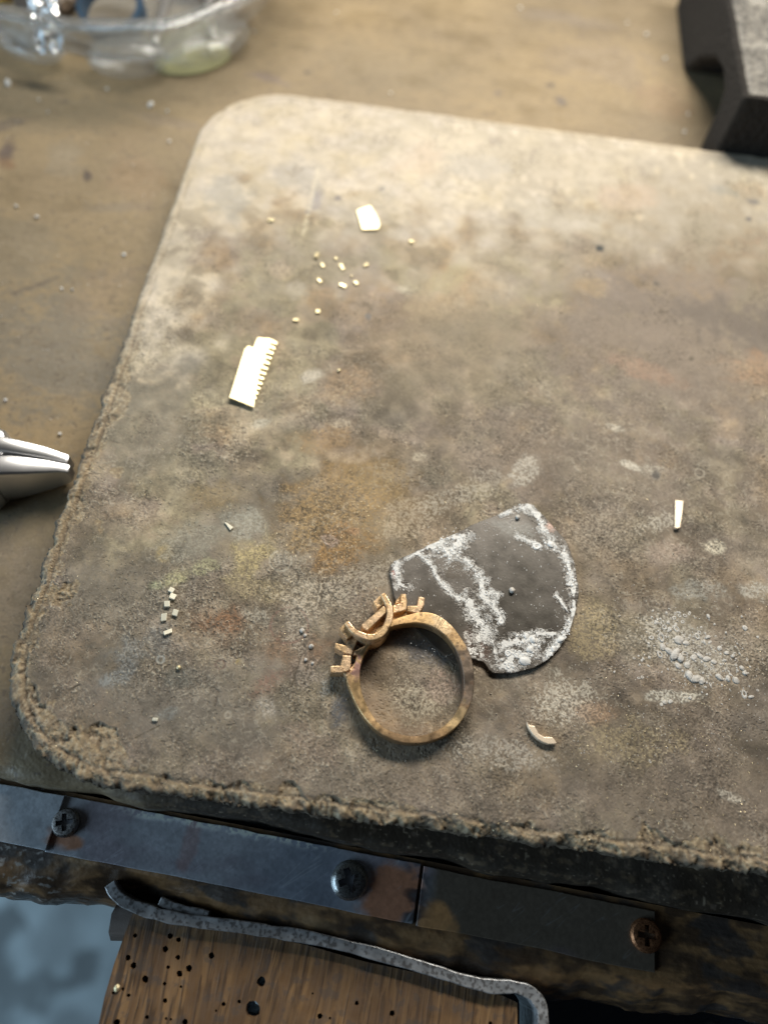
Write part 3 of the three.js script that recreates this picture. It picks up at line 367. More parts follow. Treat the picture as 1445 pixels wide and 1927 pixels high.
// bright filings and grit lodged in the board
{
  const g = new THREE.OctahedronGeometry(1, 0); g.scale(0.00013, 0.00004, 0.00009);
  const flakes = [], grit = [], put = (list, px, py, k) => { const [x, z] = P(px, py, 0.05); if (boardSDF(x, z) < -1) list.push([x, z, k]); };
  for (let i = 0; i < 1500; i++) put(flakes, rr(20, 1445), rr(420, 1640), rr(0.4, 0.9));
  for (let i = 0; i < 260; i++) put(flakes, 1240 + 260 * (rnd() + rnd() - 1), 1400 + 190 * (rnd() + rnd() - 1), rr(0.35, 0.85));
  for (let i = 0; i < 420; i++) put(flakes, 640 + 150 * (rnd() + rnd() - 1), 980 + 160 * (rnd() + rnd() - 1), rr(0.4, 0.9));
  for (let i = 0; i < 500; i++) put(flakes, 130 + 1300 * rnd(), 1470 + 80 * rnd() + 120 * rnd(), rr(0.5, 1.1));
  const mk = (name, list, mat, geo, label) => {
    const im = new THREE.InstancedMesh(geo, mat, list.length), m = new THREE.Matrix4(), q = new THREE.Quaternion(), e = new THREE.Euler();
    list.forEach(([x, z, k], i) => { e.set(rr(-0.7, 0.7), rr(0, 6.28), rr(-0.7, 0.7)); q.setFromEuler(e); m.compose(new THREE.Vector3((x - bcx) * MM, (12 + boardTop(x, z, -boardSDF(x, z)) + 0.03) * MM, (z - bcz) * MM), q, new THREE.Vector3(k, k, k)); im.setMatrixAt(i, m); });
    im.name = name; im.userData = { kind: 'stuff' }; im.castShadow = im.receiveShadow = true; board.add(im); if (label) im.userData.label = label;
  };
  mk('metal_filings', flakes, std({ color: lin(0.9, 0.76, 0.5), metalness: 1, roughness: 0.4 }), g, 'tiny glinting gold filings lodged in the board');
  for (let i = 0; i < 2600; i++) put(grit, rr(20, 1445), rr(850, 1640), rr(0.4, 1.0) * (rnd() < 0.04 ? 2 : 1));
  mk('grit', grit, std({ color: lin(0.42, 0.36, 0.28), roughness: 0.9 }), new THREE.DodecahedronGeometry(0.00009, 0), 'fine pale grit on the board');
}

// ---------------------------------------------------------------- gold ring, settings towards the upper left
const goldTex = paint(1024, 1024, (u, v, o) => {
  const x = u * 20, z = v * 20, n = fbm(x * 0.5, z * 0.5, 3), n2 = fbm(x * 1.6 + 9, z * 1.6, 3), n3 = fbm(x * 6, z * 6, 2);
  o[0] = 0.9; o[1] = 0.63; o[2] = 0.39; blend(o, [0.7, 0.48, 0.25], sm(0.42, 0.6, n) * 0.8); blend(o, [0.26, 0.15, 0.07], sm(0.62, 0.7, n2) * 0.6); blend(o, [0.1, 0.06, 0.03], sm(0.62, 0.76, n3 * 0.6 + n2 * 0.4) * 0.8);
  o[3] = 0.5 + (n3 - 0.5) * 0.5 + (n2 - 0.5) * 0.4; o[4] = 0.42 + (n2 - 0.5) * 0.5;
}, { rough: true, wrap: true });
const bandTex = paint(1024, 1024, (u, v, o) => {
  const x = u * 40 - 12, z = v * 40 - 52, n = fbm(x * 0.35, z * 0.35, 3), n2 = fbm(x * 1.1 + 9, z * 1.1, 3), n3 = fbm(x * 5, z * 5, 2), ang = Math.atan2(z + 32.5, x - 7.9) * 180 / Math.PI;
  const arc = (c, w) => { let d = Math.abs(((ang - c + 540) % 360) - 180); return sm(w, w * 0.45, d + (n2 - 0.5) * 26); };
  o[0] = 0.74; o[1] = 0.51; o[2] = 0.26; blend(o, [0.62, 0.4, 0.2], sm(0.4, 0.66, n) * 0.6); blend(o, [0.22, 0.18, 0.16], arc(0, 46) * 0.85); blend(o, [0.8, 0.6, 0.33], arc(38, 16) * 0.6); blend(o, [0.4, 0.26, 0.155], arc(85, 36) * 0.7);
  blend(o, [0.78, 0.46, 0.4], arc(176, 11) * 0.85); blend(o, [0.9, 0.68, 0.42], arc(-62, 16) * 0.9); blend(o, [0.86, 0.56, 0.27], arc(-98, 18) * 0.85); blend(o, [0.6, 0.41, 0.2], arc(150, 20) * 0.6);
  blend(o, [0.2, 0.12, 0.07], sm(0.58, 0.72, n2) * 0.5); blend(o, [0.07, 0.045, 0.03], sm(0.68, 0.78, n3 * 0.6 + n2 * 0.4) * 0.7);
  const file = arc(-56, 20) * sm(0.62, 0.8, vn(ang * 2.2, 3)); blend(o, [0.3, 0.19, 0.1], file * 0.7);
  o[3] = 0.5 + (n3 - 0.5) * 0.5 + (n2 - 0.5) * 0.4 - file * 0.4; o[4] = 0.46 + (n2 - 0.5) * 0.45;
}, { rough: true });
const goldMat = std({ map: goldTex.map, bumpMap: goldTex.bump, bumpScale: 0.00004, roughnessMap: goldTex.rough, roughness: 0.9, metalness: 0.62 });
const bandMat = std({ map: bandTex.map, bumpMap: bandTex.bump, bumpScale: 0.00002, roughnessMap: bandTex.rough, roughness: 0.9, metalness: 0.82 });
const ring = thing('gold_ring', 'unfinished tarnished gold ring with a row of bent empty settings', 'ring', [7.9, 0, -32.5]);
const RT = 2.6;                                    // upper face of the band, mm above the board
{
  // band: inner and outer outline read off the upper face, clockwise, with the wide shoulders beside the settings
  const z = zoomed(580, 1090, 4.25, RT);
  const inner = [[865, 362], [950, 378], [1060, 435], [1150, 530], [1205, 640], [1238, 780], [1238, 900], [1205, 1020], [1140, 1120], [1050, 1195], [940, 1240], [830, 1254], [720, 1235], [610, 1190], [530, 1110], [470, 1010], [425, 890], [412, 780], [420, 690], [445, 610], [500, 520], [560, 450], [630, 405], [720, 375]];
  const outer = [[890, 275], [1010, 290], [1130, 370], [1220, 480], [1290, 600], [1322, 760], [1318, 920], [1280, 1040], [1220, 1150], [1120, 1245], [980, 1310], [830, 1330], [680, 1305], [560, 1240], [460, 1150], [380, 1040], [325, 920], [288, 790], [355, 730], [385, 620], [440, 560], [520, 440], [600, 375], [700, 325]];
  const curve = (l) => new THREE.CatmullRomCurve3(l.map((q) => { const [x, w] = z(q); return new THREE.Vector3(x, 0, w); }), true, 'centripetal').getPoints(192);
  const I = curve(inner), O = curve(outer), pos = [], uv = [], idx = [], N = 192, rows = 12;
  for (let i = 0; i < N; i++) {
    const a = I[i], b = O[i], lift = 0.9 * sm(-26, -44, a.z), n = (fbm(i * 0.13, 5, 3) - 0.5) * 0.18;
    const slim = 1 - 0.24 * clamp(((b.x - 7.9) * -0.35 + (b.z + 32.5) * 0.94) / 10), at = (f, y) => [a.x + (b.x - a.x) * f * slim, y + lift, a.z + (b.z - a.z) * f * slim];
    const y0 = 0.12, y1 = RT + n, sec = [[0, y0 + 0.2], [0.12, y0], [0.88, y0], [1, y0 + 0.2], [1, (y0 + y1) / 2], [1, y1 - 0.16], [0.975, y1 - 0.05], [0.92, y1], [0.5, y1 + 0.02], [0.08, y1], [0.025, y1 - 0.05], [0, y1 - 0.16]];
    for (const [f, y] of sec) { const q = at(f, y); pos.push(...q); uv.push((q[0] + 12 + (f === 0 || f === 1 ? y : 0)) / 40, (q[2] + 52) / 40); }
  }
  for (let i = 0; i < N; i++) for (let k = 0; k < rows; k++) { const a = i * rows + k, b = i * rows + (k + 1) % rows, j = (i + 1) % N, c = j * rows + k, d = j * rows + (k + 1) % rows; idx.push(a, b, c, b, d, c); }
  const g = new THREE.BufferGeometry(); g.setAttribute('position', new THREE.Float32BufferAttribute(pos, 3)); g.setAttribute('uv', new THREE.Float32BufferAttribute(uv, 2)); g.setIndex(idx);
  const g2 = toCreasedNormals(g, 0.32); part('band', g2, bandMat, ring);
}
{
  const Z = (h) => zoomed(620, 1100, 7.225, h);
  const claw = (pts, top, depth) => { const g = slab(pts.map(Z(top)), top - depth, top, 0.13, [], 2); boxUV(g, 20); part('setting', g, goldMat, ring); };
  claw([[1060, 288], [1185, 284], [1212, 160], [1297, 178], [1288, 275], [1217, 395], [1055, 362]], 3.3, 2.7);
  claw([[868, 278], [962, 252], [966, 124], [1035, 122], [1056, 225], [1044, 345], [872, 392]], 3.5, 2.9);
  claw([[80, 792], [225, 826], [256, 722], [300, 700], [385, 745], [342, 852], [302, 952], [190, 928], [72, 862]], 3.2, 2.7);
  claw([[12, 1106], [150, 1100], [182, 960], [295, 966], [286, 1150], [240, 1178], [168, 1196], [10, 1200]], 3.0, 2.6);
  // back walls of the outer settings, deeper down
  claw([[900, 215], [960, 150], [965, 250], [890, 262]], 2.4, 1.8); claw([[330, 905], [440, 850], [560, 790], [500, 900], [420, 950], [320, 960]], 3.0, 2.4);
  claw([[860, 400], [1060, 380], [1220, 410], [1200, 470], [1030, 470], [850, 520]], 2.5, 2.0); claw([[170, 1180], [290, 1140], [380, 1000], [440, 960], [400, 1080], [290, 1240], [230, 1250]], 2.5, 2.0);
  // central head: a bent boat-shaped collet round a loose inner bar
  const H = 5.2, strip = (path, w, top, depth, name) => {
    const c = new THREE.CatmullRomCurve3(path.map(Z(top)).map(([x, y]) => new THREE.Vector3(x, 0, y)), false, 'centripetal'), n = 40, L = [], R = [];
    for (let i = 0; i <= n; i++) { const p = c.getPoint(i / n), t = c.getTangent(i / n), ww = w * (0.85 + 0.3 * Math.sin(i / n * Math.PI)); L.push([p.x - t.z * ww, p.z + t.x * ww]); R.unshift([p.x + t.z * ww, p.z - t.x * ww]); }
    const g = slab([...L, ...R], top - depth, top, 0.16, [], 3); boxUV(g, 20); part(name, g, goldMat, ring);
  };
  strip([[232, 505], [320, 615], [400, 668], [560, 715], [690, 672], [775, 560], [820, 420], [812, 300], [770, 200], [722, 120]], 0.47, H, 5.1, 'collet');
  claw([[435, 545], [560, 440], [735, 285], [768, 330], [765, 385], [640, 505], [515, 628], [460, 600]], 5.0, 2.6);
  claw([[130, 600], [205, 530], [250, 560], [345, 660], [300, 700], [235, 742]], 4.1, 3.3); claw([[590, 235], [680, 148], [735, 235], [735, 275], [650, 330], [620, 300]], 4.1, 3.2);
  claw([[480, 640], [620, 560], [780, 430], [800, 560], [690, 660], [560, 690]], 2.9, 2.3);
}

// ---------------------------------------------------------------- half-moon offcut of plate with boiled flux on it
const plateOutline = [[115, 530], [135, 490], [250, 432], [370, 375], [560, 290], [650, 243], [850, 160], [960, 105], [1010, 97], [1060, 105], [1130, 170], [1200, 250], [1280, 340], [1330, 460], [1355, 560], [1368, 700], [1350, 800], [1310, 930], [1250, 1040], [1150, 1140], [1050, 1190], [900, 1220], [800, 1218], [770, 1190], [740, 1150], [690, 1132], [640, 1122], [560, 1152], [430, 1060], [300, 930], [190, 790], [150, 720], [130, 610]];
const PH = 0.85, pz = zoomed(700, 920, 3.524, PH);
const veins = [[26, [310, 430], [390, 500], [440, 600], [500, 670], [560, 720], [640, 745]], [44, [620, 470], [680, 540], [735, 610], [730, 700], [760, 740]], [66, [640, 745], [690, 850], [740, 900], [760, 960], [720, 1000]], [60, [400, 380], [500, 340], [600, 300], [540, 420], [470, 400]], [16, [230, 462], [300, 425], [370, 388]], [40, [960, 130], [1050, 120], [1110, 200], [1150, 290], [1190, 370], [1260, 410], [1300, 490], [1320, 600], [1340, 700]], [40, [1340, 760], [1320, 880], [1290, 950], [1250, 1000], [1200, 1070], [1150, 1110]], [20, [1220, 700], [1300, 820]], [52, [860, 1170], [920, 1180], [930, 1090], [1000, 1130], [1060, 1070], [1070, 990], [990, 1010], [870, 1040]], [30, [770, 690], [830, 700], [800, 780], [850, 840], [860, 880]], [34, [170, 500], [160, 580], [190, 640], [230, 650]], [36, [630, 1060], [700, 1100]], [16, [620, 960], [640, 1040]], [22, [860, 170], [920, 150]], [26, [960, 310], [1050, 350], [1100, 380]], [14, [800, 1010], [830, 1150]], [24, [1100, 960], [1200, 960]]]
  .flatMap(([w, ...p]) => { const m = p.map(pz), r = w / 3.524 * 0.08; return m.slice(1).map((b, i) => [m[i][0], m[i][1], b[0] - m[i][0], b[1] - m[i][1], r]); });
const veinAt = (x, z) => { let best = -1; for (const [ax, az, bx, bz, r] of veins) { const dx = x - ax, dz = z - az, t = clamp((dx * bx + dz * bz) / (bx * bx + bz * bz)), d = 1 - Math.hypot(dx - bx * t, dz - bz * t) / r; if (d > best) best = d; } return best; };
const bubble = (x, z, cell) => {                    // rim and inside of the nearest burst bubble
  const cx = Math.floor(x / cell), cz = Math.floor(z / cell); let rim = 0, inside = 0;
  for (let i = -1; i <= 1; i++) for (let j = -1; j <= 1; j++) { const a = h2(cx + i, cz + j), b = h2(cx + i + 91, cz + j + 17), c = h2(cx + i + 7, cz + j + 53), r = cell * (0.14 + 0.3 * c), d = Math.hypot(x - (cx + i + a) * cell, z - (cz + j + b) * cell); rim = Math.max(rim, sm(0.09, 0.03, Math.abs(d - r))); inside = Math.max(inside, sm(r, r - 0.06, d)); }
  return [rim, inside];
};
const tint = [[1180, 240, 12, 14, 0, [0.5, 0.34, 0.28], 0.7, 0.5], [540, 530, 26, 20, 20, [0.09, 0.07, 0.05], 0.6, 0.3], [750, 1100, 12, 24, -20, [0.12, 0.08, 0.06], 0.8, 0.3], [640, 980, 12, 24, -10, [0.11, 0.075, 0.06], 0.6, 0.3], [930, 260, 50, 20, 10, [0.24, 0.24, 0.22], 0.4, 0.5], [145, 560, 4, 12, 0, [0.4, 0.12, 0.08], 0.8, 0.6]], plateStains = stains(tint.map(([x, y, ...r]) => [700 + x / 3.524, 920 + y / 3.524, ...r]), PH);
const PX0 = -4, PZ0 = -66, PW = 42;
const plateTex = paint(1280, 1280, (u, v, o) => {
  const x = PX0 + u * PW, z = PZ0 + v * PW, nA = fbm(x * 0.14, z * 0.14, 3), nB = fbm(x * 0.6, z * 0.6 + 3, 3), nC = fbm(x * 2.4, z * 2.4, 3), nE = vn(x * 7, z * 7), w = vn(x * 3.5 + 50, z * 3.5);
  const b = clamp(0.5 + (nA - 0.5) * 2.2); o[0] = 0.07 + 0.065 * b; o[1] = 0.06 + 0.058 * b; o[2] = 0.047 + 0.053 * b; const g = 1 + (nC - 0.5) * 0.3 + (nB - 0.5) * 0.25; o[0] *= g; o[1] *= g; o[2] *= g;
  for (const s of plateStains) { const k = stainAt(s, x, z, nB * 0.45 + nC * 0.55, nC * 0.5 + nE * 0.5); if (k > 0.004) blend(o, s.col, k); }
  const v0 = veinAt(x, z), val = v0 - 0.25 + (fbm(x * 1.1 + 70, z * 1.1, 3) - 0.5) * 1.7 + (nC - 0.5) * 1.1; let c = 0, hole = 0;
  if (v0 > -0.75 && val > -0.9) {
    const [rim, inn] = bubble(x, z, 0.72), [rim2, inn2] = bubble(x + 31, z + 12, 0.36), film = sm(-0.6, 0.2, val) * 0.2 * sm(0.4, 0.6, nC), solid = sm(0.12, 0.5, val), fringe = sm(-0.75, -0.1, val) * (1 - solid);
    hole = Math.max(inn * 0.8 * sm(0.9, 0.2, val), inn2 * 0.6 * sm(0.7, 0, val)); c = clamp(Math.max(film, solid * (1 - hole * 0.55), fringe * Math.max(rim * 0.9, rim2 * 0.85) * sm(0.35, 0.55, nB)));
    blend(o, [0.74, 0.73, 0.7], c); c = Math.max(c, solid * 0.5);
  }
  const speck = sm(0.8, 0.9, nE * 0.65 + nB * 0.35 + (nA - 0.5) * 0.3); blend(o, [0.7, 0.69, 0.66], speck * 0.85);
  o[3] = 0.25 + c * 0.45 + (nC - 0.5) * 0.35 * (0.1 + c) - hole * 0.3 + speck * 0.3 + (nE - 0.5) * 0.03; o[4] = 0.36 + 0.35 * c + speck * 0.3 + (nB - 0.5) * 0.2;
}, { rough: true });
const plateMat = std({ map: plateTex.map, bumpMap: plateTex.bump, bumpScale: 0.00016, roughnessMap: plateTex.rough, roughness: 1, metalness: 0.3 });
const plate = thing('metal_plate', 'half-moon piece of dark sheet metal crusted with white flux beside the ring', 'metal plate', [19, 0, -45]);
{
  const c = new THREE.CatmullRomCurve3(plateOutline.map(pz).map(([x, z]) => new THREE.Vector3(x, 0, z)), true, 'centripetal', 0.5).getPoints(170).map((p) => [p.x + (vn(p.x * 3, p.z * 3) - 0.5) * 0.18, p.z + (vn(p.x * 3 + 9, p.z * 3) - 0.5) * 0.18]);
  const g = slab(c, PH - 0.6, PH, 0.1); planarUV(g, PX0, PZ0, PW, PW); part('sheet', g, plateMat, plate);
  const gs = [], put = (zx, zy, r, k) => { const [x, z] = pz([zx, zy]); gs.push(bead(x, PH, z, r, k)); }, path = (pts, n, wid, r0, r1, ringy) => { n = Math.round(n * 0.62); for (let i = 0; i < n; i++) { const f = rnd() * (pts.length - 1), k = Math.floor(f), q = f - k, a = pts[k], b = pts[k + 1]; put(a[0] + (b[0] - a[0]) * q + (rnd() + rnd() - 1) * wid, a[1] + (b[1] - a[1]) * q + (rnd() + rnd() - 1) * wid, rr(r0, r1) * 0.72, rnd() < ringy ? 1 : 0); } };
  path([[310, 430], [390, 500], [440, 600], [500, 670], [560, 720], [640, 745]], 110, 26, 0.08, 0.26, 0.15);
  path([[620, 470], [680, 540], [735, 610], [720, 700], [760, 740]], 100, 34, 0.08, 0.26, 0.2);
  path([[660, 790], [690, 850], [740, 900], [760, 960], [720, 1000]], 120, 44, 0.1, 0.36, 0.4);
  path([[770, 690], [830, 700], [800, 780], [850, 840], [860, 880], [800, 860]], 40, 24, 0.14, 0.3, 0.75);
  path([[860, 1160], [920, 1180], [930, 1090], [1000, 1120], [1060, 1070], [1070, 990], [990, 1010]], 120, 50, 0.12, 0.42, 0.35);
  path([[400, 380], [500, 330], [600, 300], [560, 400], [500, 450], [450, 400]], 120, 40, 0.1, 0.34, 0.2);
  path([[960, 130], [1050, 120], [1110, 200], [1150, 290], [1190, 370], [1260, 410], [1300, 490], [1320, 600], [1310, 640]], 150, 40, 0.1, 0.36, 0.15);
  path([[1320, 880], [1290, 950], [1250, 1000], [1200, 1070], [1170, 1100]], 70, 24, 0.12, 0.4, 0.1); path([[170, 500], [160, 580], [190, 640], [220, 640]], 60, 30, 0.06, 0.2, 0.3); path([[630, 1060], [690, 1090], [650, 1020]], 60, 24, 0.1, 0.34, 0.2); path([[860, 170], [920, 150]], 24, 16, 0.12, 0.3, 0.1); path([[960, 320], [1050, 350], [1100, 380]], 40, 30, 0.08, 0.24, 0.4);
  for (let i = 0; i < 260; i++) put(rr(250, 1300), rr(250, 1120), rr(0.03, 0.1), 0);
  for (const [x, y, r, k] of [[1010, 1140, 0.85, 0], [1045, 1065, 0.62, 0], [1065, 1000, 0.6, 0], [1020, 975, 0.5, 0], [1095, 380, 0.75, 1], [1185, 370, 0.65, 0], [900, 1090, 0.6, 1], [905, 1170, 0.55, 1], [655, 1080, 0.55, 1], [1250, 1000, 0.6, 0], [1200, 1060, 0.5, 0], [515, 455, 0.42, 1], [550, 385, 0.4, 1], [975, 1022, 0.4, 1], [855, 880, 0.5, 1], [755, 690, 0.45, 1], [660, 830, 0.45, 1]]) put(x, y, r, k);
  const keep = gs.filter((g) => { g.computeBoundingSphere(); return true; });
  const m = part('flux_crust', keep, paleFluxMat, plate); m.userData.kind = 'stuff';
}

// ---------------------------------------------------------------- solder: comb-cut sheet, offcuts and snips
const solderMat = std({ color: lin(0.95, 0.82, 0.52), map: screwTex.map, bumpMap: screwTex.bump, bumpScale: 0.00002, metalness: 0.9, roughness: 0.5 }); solderMat.map = null;
const snipMat = std({ color: lin(0.9, 0.85, 0.68), metalness: 0.3, roughness: 0.45, bumpMap: screwTex.bump, bumpScale: 0.00001 }), roseMat = std({ color: lin(0.97, 0.8, 0.6), metalness: 0.45, roughness: 0.4, bumpMap: screwTex.bump, bumpScale: 0.00001 });
{
  const q = zoomed(380, 360, 3.284, 0.4), right = [], a = [470, 935], b = [320, 1335], n = 13;
  for (let i = 0; i < n; i++) for (const [f, o] of [[0.05, 0], [0.62, 0], [0.64, -36], [0.99, -36]]) { const k = (i + f) / n; right.push([a[0] + (b[0] - a[0]) * k + o * (0.8 + 0.4 * h2(i, 3)), a[1] + (b[1] - a[1]) * k + o * 0.3]); }
  const pts = [[170, 1285], [265, 985], [290, 962], [318, 975], [345, 910], [420, 912], ...right, [320, 1338]].map(q);
  const g = slab(pts, 0.12, 0.45, 0.06); boxUV(g, 10); const p = g.attributes.position; for (let i = 0; i < p.count; i++) p.setY(i, p.getY(i) - (p.getX(i) + 29) * 0.045 + 0.26 + 0.12 * Math.sin(p.getZ(i) * 0.45)); g.computeVertexNormals();
  single('solder_sheet', g, solderMat, 'long strip of pale gold solder sheet with comb-like cuts along one edge', 'solder sheet', [-29, 0, -88]);
  const g2 = slab([[955, 118], [1040, 88], [1066, 130], [1088, 170], [1100, 205], [1088, 235], [990, 240]].map(q), 0.15, 0.5, 0.06); boxUV(g2, 10);
  { const c = q([1030, 165]); single('solder_sheet', g2, solderMat, 'small square of pale gold solder sheet beyond the scattered snips', 'solder sheet', [c[0], 0, c[1]]); }
}
function snip(px, py, w, l, turn, mat, label, cat, group, t = 0.4, tilt = 0.12, name = 'solder_snip') {
  const [x, z] = P(px, py, 0.2), y0 = Math.max(boardTop(x, z, -boardSDF(x, z)), 0) + 0.05, g = new RoundedBoxGeometry(w, t, l, 2, Math.min(0.09, t * 0.3)); const p = g.attributes.position, sk = rr(-0.18, 0.18), tp = rr(-0.15, 0.15);
  for (let i = 0; i < p.count; i++) p.setX(i, p.getX(i) * (1 + tp * p.getZ(i) / l) + p.getZ(i) * sk);
  g.rotateZ(rr(-tilt, tilt)).rotateX(rr(-tilt, tilt)).rotateY(turn * Math.PI / 180).translate(x, y0 + t / 2 + 0.05, z); boxUV(g, 5);
  return single(name, g, mat, label, cat, [x, y0, z], group);
}
{
  const L1 = 'tiny bright gold solder snip scattered between comb-cut sheet and small square', G1 = 'scattered solder snips by the solder sheets';
  for (const [x, y, w, l, t] of [[510, 415, 1.7, 0.8, 5], [774, 455, 1.3, 1.1, 20], [596, 481, 0.9, 2.0, 8], [607, 500, 0.7, 1.4, 30], [632, 487, 0.6, 0.8, 0], [643, 503, 0.9, 1.9, 32], [689, 499, 0.8, 1.4, -40], [601, 529, 0.7, 1.4, 50], [645, 538, 1.9, 1.0, -15], [670, 533, 0.8, 1.3, 40], [661, 520, 0.4, 0.5, 0], [598, 587, 1.1, 1.2, 10], [557, 603, 1.4, 1.0, 0]]) snip(x, y, w * 0.82, l * 0.82, t, solderMat, L1, 'solder snip', G1, 0.35, 0.22);
  const L2 = 'tiny square cream solder snip in the little cluster by the yellow-green stain', G2 = 'square snips in the small cluster';
  for (const [x, y, w, l, t] of [[324, 1111, 0.9, 0.8, 20], [326, 1123, 1.0, 0.9, 12], [315.5, 1137, 0.9, 1.0, -8], [331, 1153.5, 0.9, 1.0, 10], [309.5, 1162, 0.85, 1.2, -18], [317, 1190, 1.3, 0.7, -32]]) snip(x, y, w * 1.05, l * 1.05, -t, snipMat, L2, 'solder snip', G2, 0.4, 0.1);
  { const s = [[675, 205], [700, 215], [742, 245], [718, 265]].map(zoomed(250, 930, 3.905, 0.3)), g = slab(s, 0.08, 0.4, 0.05); boxUV(g, 5); single('solder_snip', g, snipMat, 'thin pointed sliver of solder lying alone on grey-blue veil', 'solder snip', [s[0][0], 0, s[0][1]]); }
  snip(293, 1354, 0.85, 0.5, 4, snipMat, 'single tiny solder snip near the rounded crumbling corner', 'solder snip', null, 0.35);
  for (const [px, py, r, label] of [[337, 1256, 0.36, 'tiny round gold solder ball below the square snips'], [638, 697, 0.36, 'tiny dark gold solder ball beside the pale grey patch']]) { const [x, z] = P(px, py, 0.3); single('solder_ball', new THREE.SphereGeometry(r, 14, 10).scale(1, 0.85, 1).translate(x, r * 0.85, z), solderMat, label, 'solder ball', [x, 0, z]); }
  { const s = [[770, 145], [822, 150], [818, 215], [802, 325], [782, 333], [766, 328]].map(zoomed(1050, 900, 3.504, 0.6)), g = slab(s, 0.1, 0.75, 0.08); boxUV(g, 5); single('gold_strip', g, roseMat, 'short tapered strip of gold lying alone near the bubbled crust', 'gold strip', [s[0][0], 0, s[0][1]]); }
  { const s = [[392, 365], [430, 425], [530, 445], [560, 500], [610, 590], [700, 640], [850, 650], [890, 690], [930, 750], [900, 775], [780, 775], [690, 745], [590, 690], [500, 600], [430, 500], [395, 420]].map(zoomed(950, 1320, 9.633, 0.8)), g = slab(s, 0.1, 0.95, 0.12, [], 3); boxUV(g, 5); single('gold_offcut', g, roseMat, 'bent rose gold offcut lying on the board below the plate', 'gold offcut', [s[7][0], 0, s[7][1]]); }
}
// pebbles of dried flux
for (const [px, py, r, label] of [[963, 1111, 0.52, 'round grey flux pebble sitting on the dark metal plate'], [974, 973, 0.45, 'greyish flux lump by the crusted corner of the plate'], [569, 1186, 0.42, 'largest whitish flux pebble of a few left of the ring settings'], [575, 1195, 0.28, 'small whitish flux pebble touching a larger one'], [586, 1216, 0.4, 'grey flux pebble between two pairs of smaller ones'], [576, 1241, 0.3, 'pale flux pebble above the dark scratch'], [589, 1247, 0.24, 'faint small flux pebble by the dark scratch']]) {
  const onPlate = px > 900, y = onPlate ? PH : 0, [x, z] = P(px, py, y + 0.3), g = new THREE.IcosahedronGeometry(r, 2), p = g.attributes.position;
  for (let i = 0; i < p.count; i++) { const k = 1 + (vn(p.getX(i) * 4 + px, p.getZ(i) * 4 + p.getY(i) * 3) - 0.5) * 0.35; p.setXYZ(i, p.getX(i) * k, p.getY(i) * k * 0.75, p.getZ(i) * k); } g.computeVertexNormals(); g.translate(x, y + r * 0.66, z); boxUV(g, 6);
  single('flux_pebble', g, dusty, label, 'flux pebble', [x, y, z]);
}

// ---------------------------------------------------------------- pliers at the left of the board
const steelMat = std({ color: lin(0.72, 0.72, 0.73), map: screwTex.map, metalness: 1, roughness: 0.33, bumpMap: screwTex.bump, bumpScale: 0.000006 }), darkSteel = std({ color: lin(0.3, 0.3, 0.31), metalness: 1, roughness: 0.42 }); steelMat.map = null;
const pliers = thing('pliers', 'polished steel pliers with closed tapered jaws beside the board edge', 'pliers', [-85, -12, -66]);
function loft(secs, round = 0.3) {                 // secs: [x, zNear, zFar, y0, y1]; rounded four-sided sections along x
  const pos = [], idx = [], K = 24;
  for (const [x, za, zb, y0, y1] of secs) for (let k = 0; k < K; k++) { const a = k / K * Math.PI * 2, e = 0.24, cx = Math.sign(Math.cos(a)) * Math.pow(Math.abs(Math.cos(a)), e), cy = Math.sign(Math.sin(a)) * Math.pow(Math.abs(Math.sin(a)), e); pos.push(x, (y0 + y1) / 2 + cy * (y1 - y0) / 2, (za + zb) / 2 + cx * (za - zb) / 2); }
  for (let i = 0; i + 1 < secs.length; i++) for (let k = 0; k < K; k++) { const a = i * K + k, b = i * K + (k + 1) % K, c = a + K, d = b + K; idx.push(a, c, b, b, c, d); }
  for (const i of [0, secs.length - 1]) for (let k = 1; k + 1 < K; k++) idx.push(i * K, i * K + k, i * K + k + 1);
  const g = new THREE.BufferGeometry(); g.setAttribute('position', new THREE.Float32BufferAttribute(pos, 3)); g.setIndex(idx); return boxUV(toCreasedNormals(g, 0.6), 10);
}
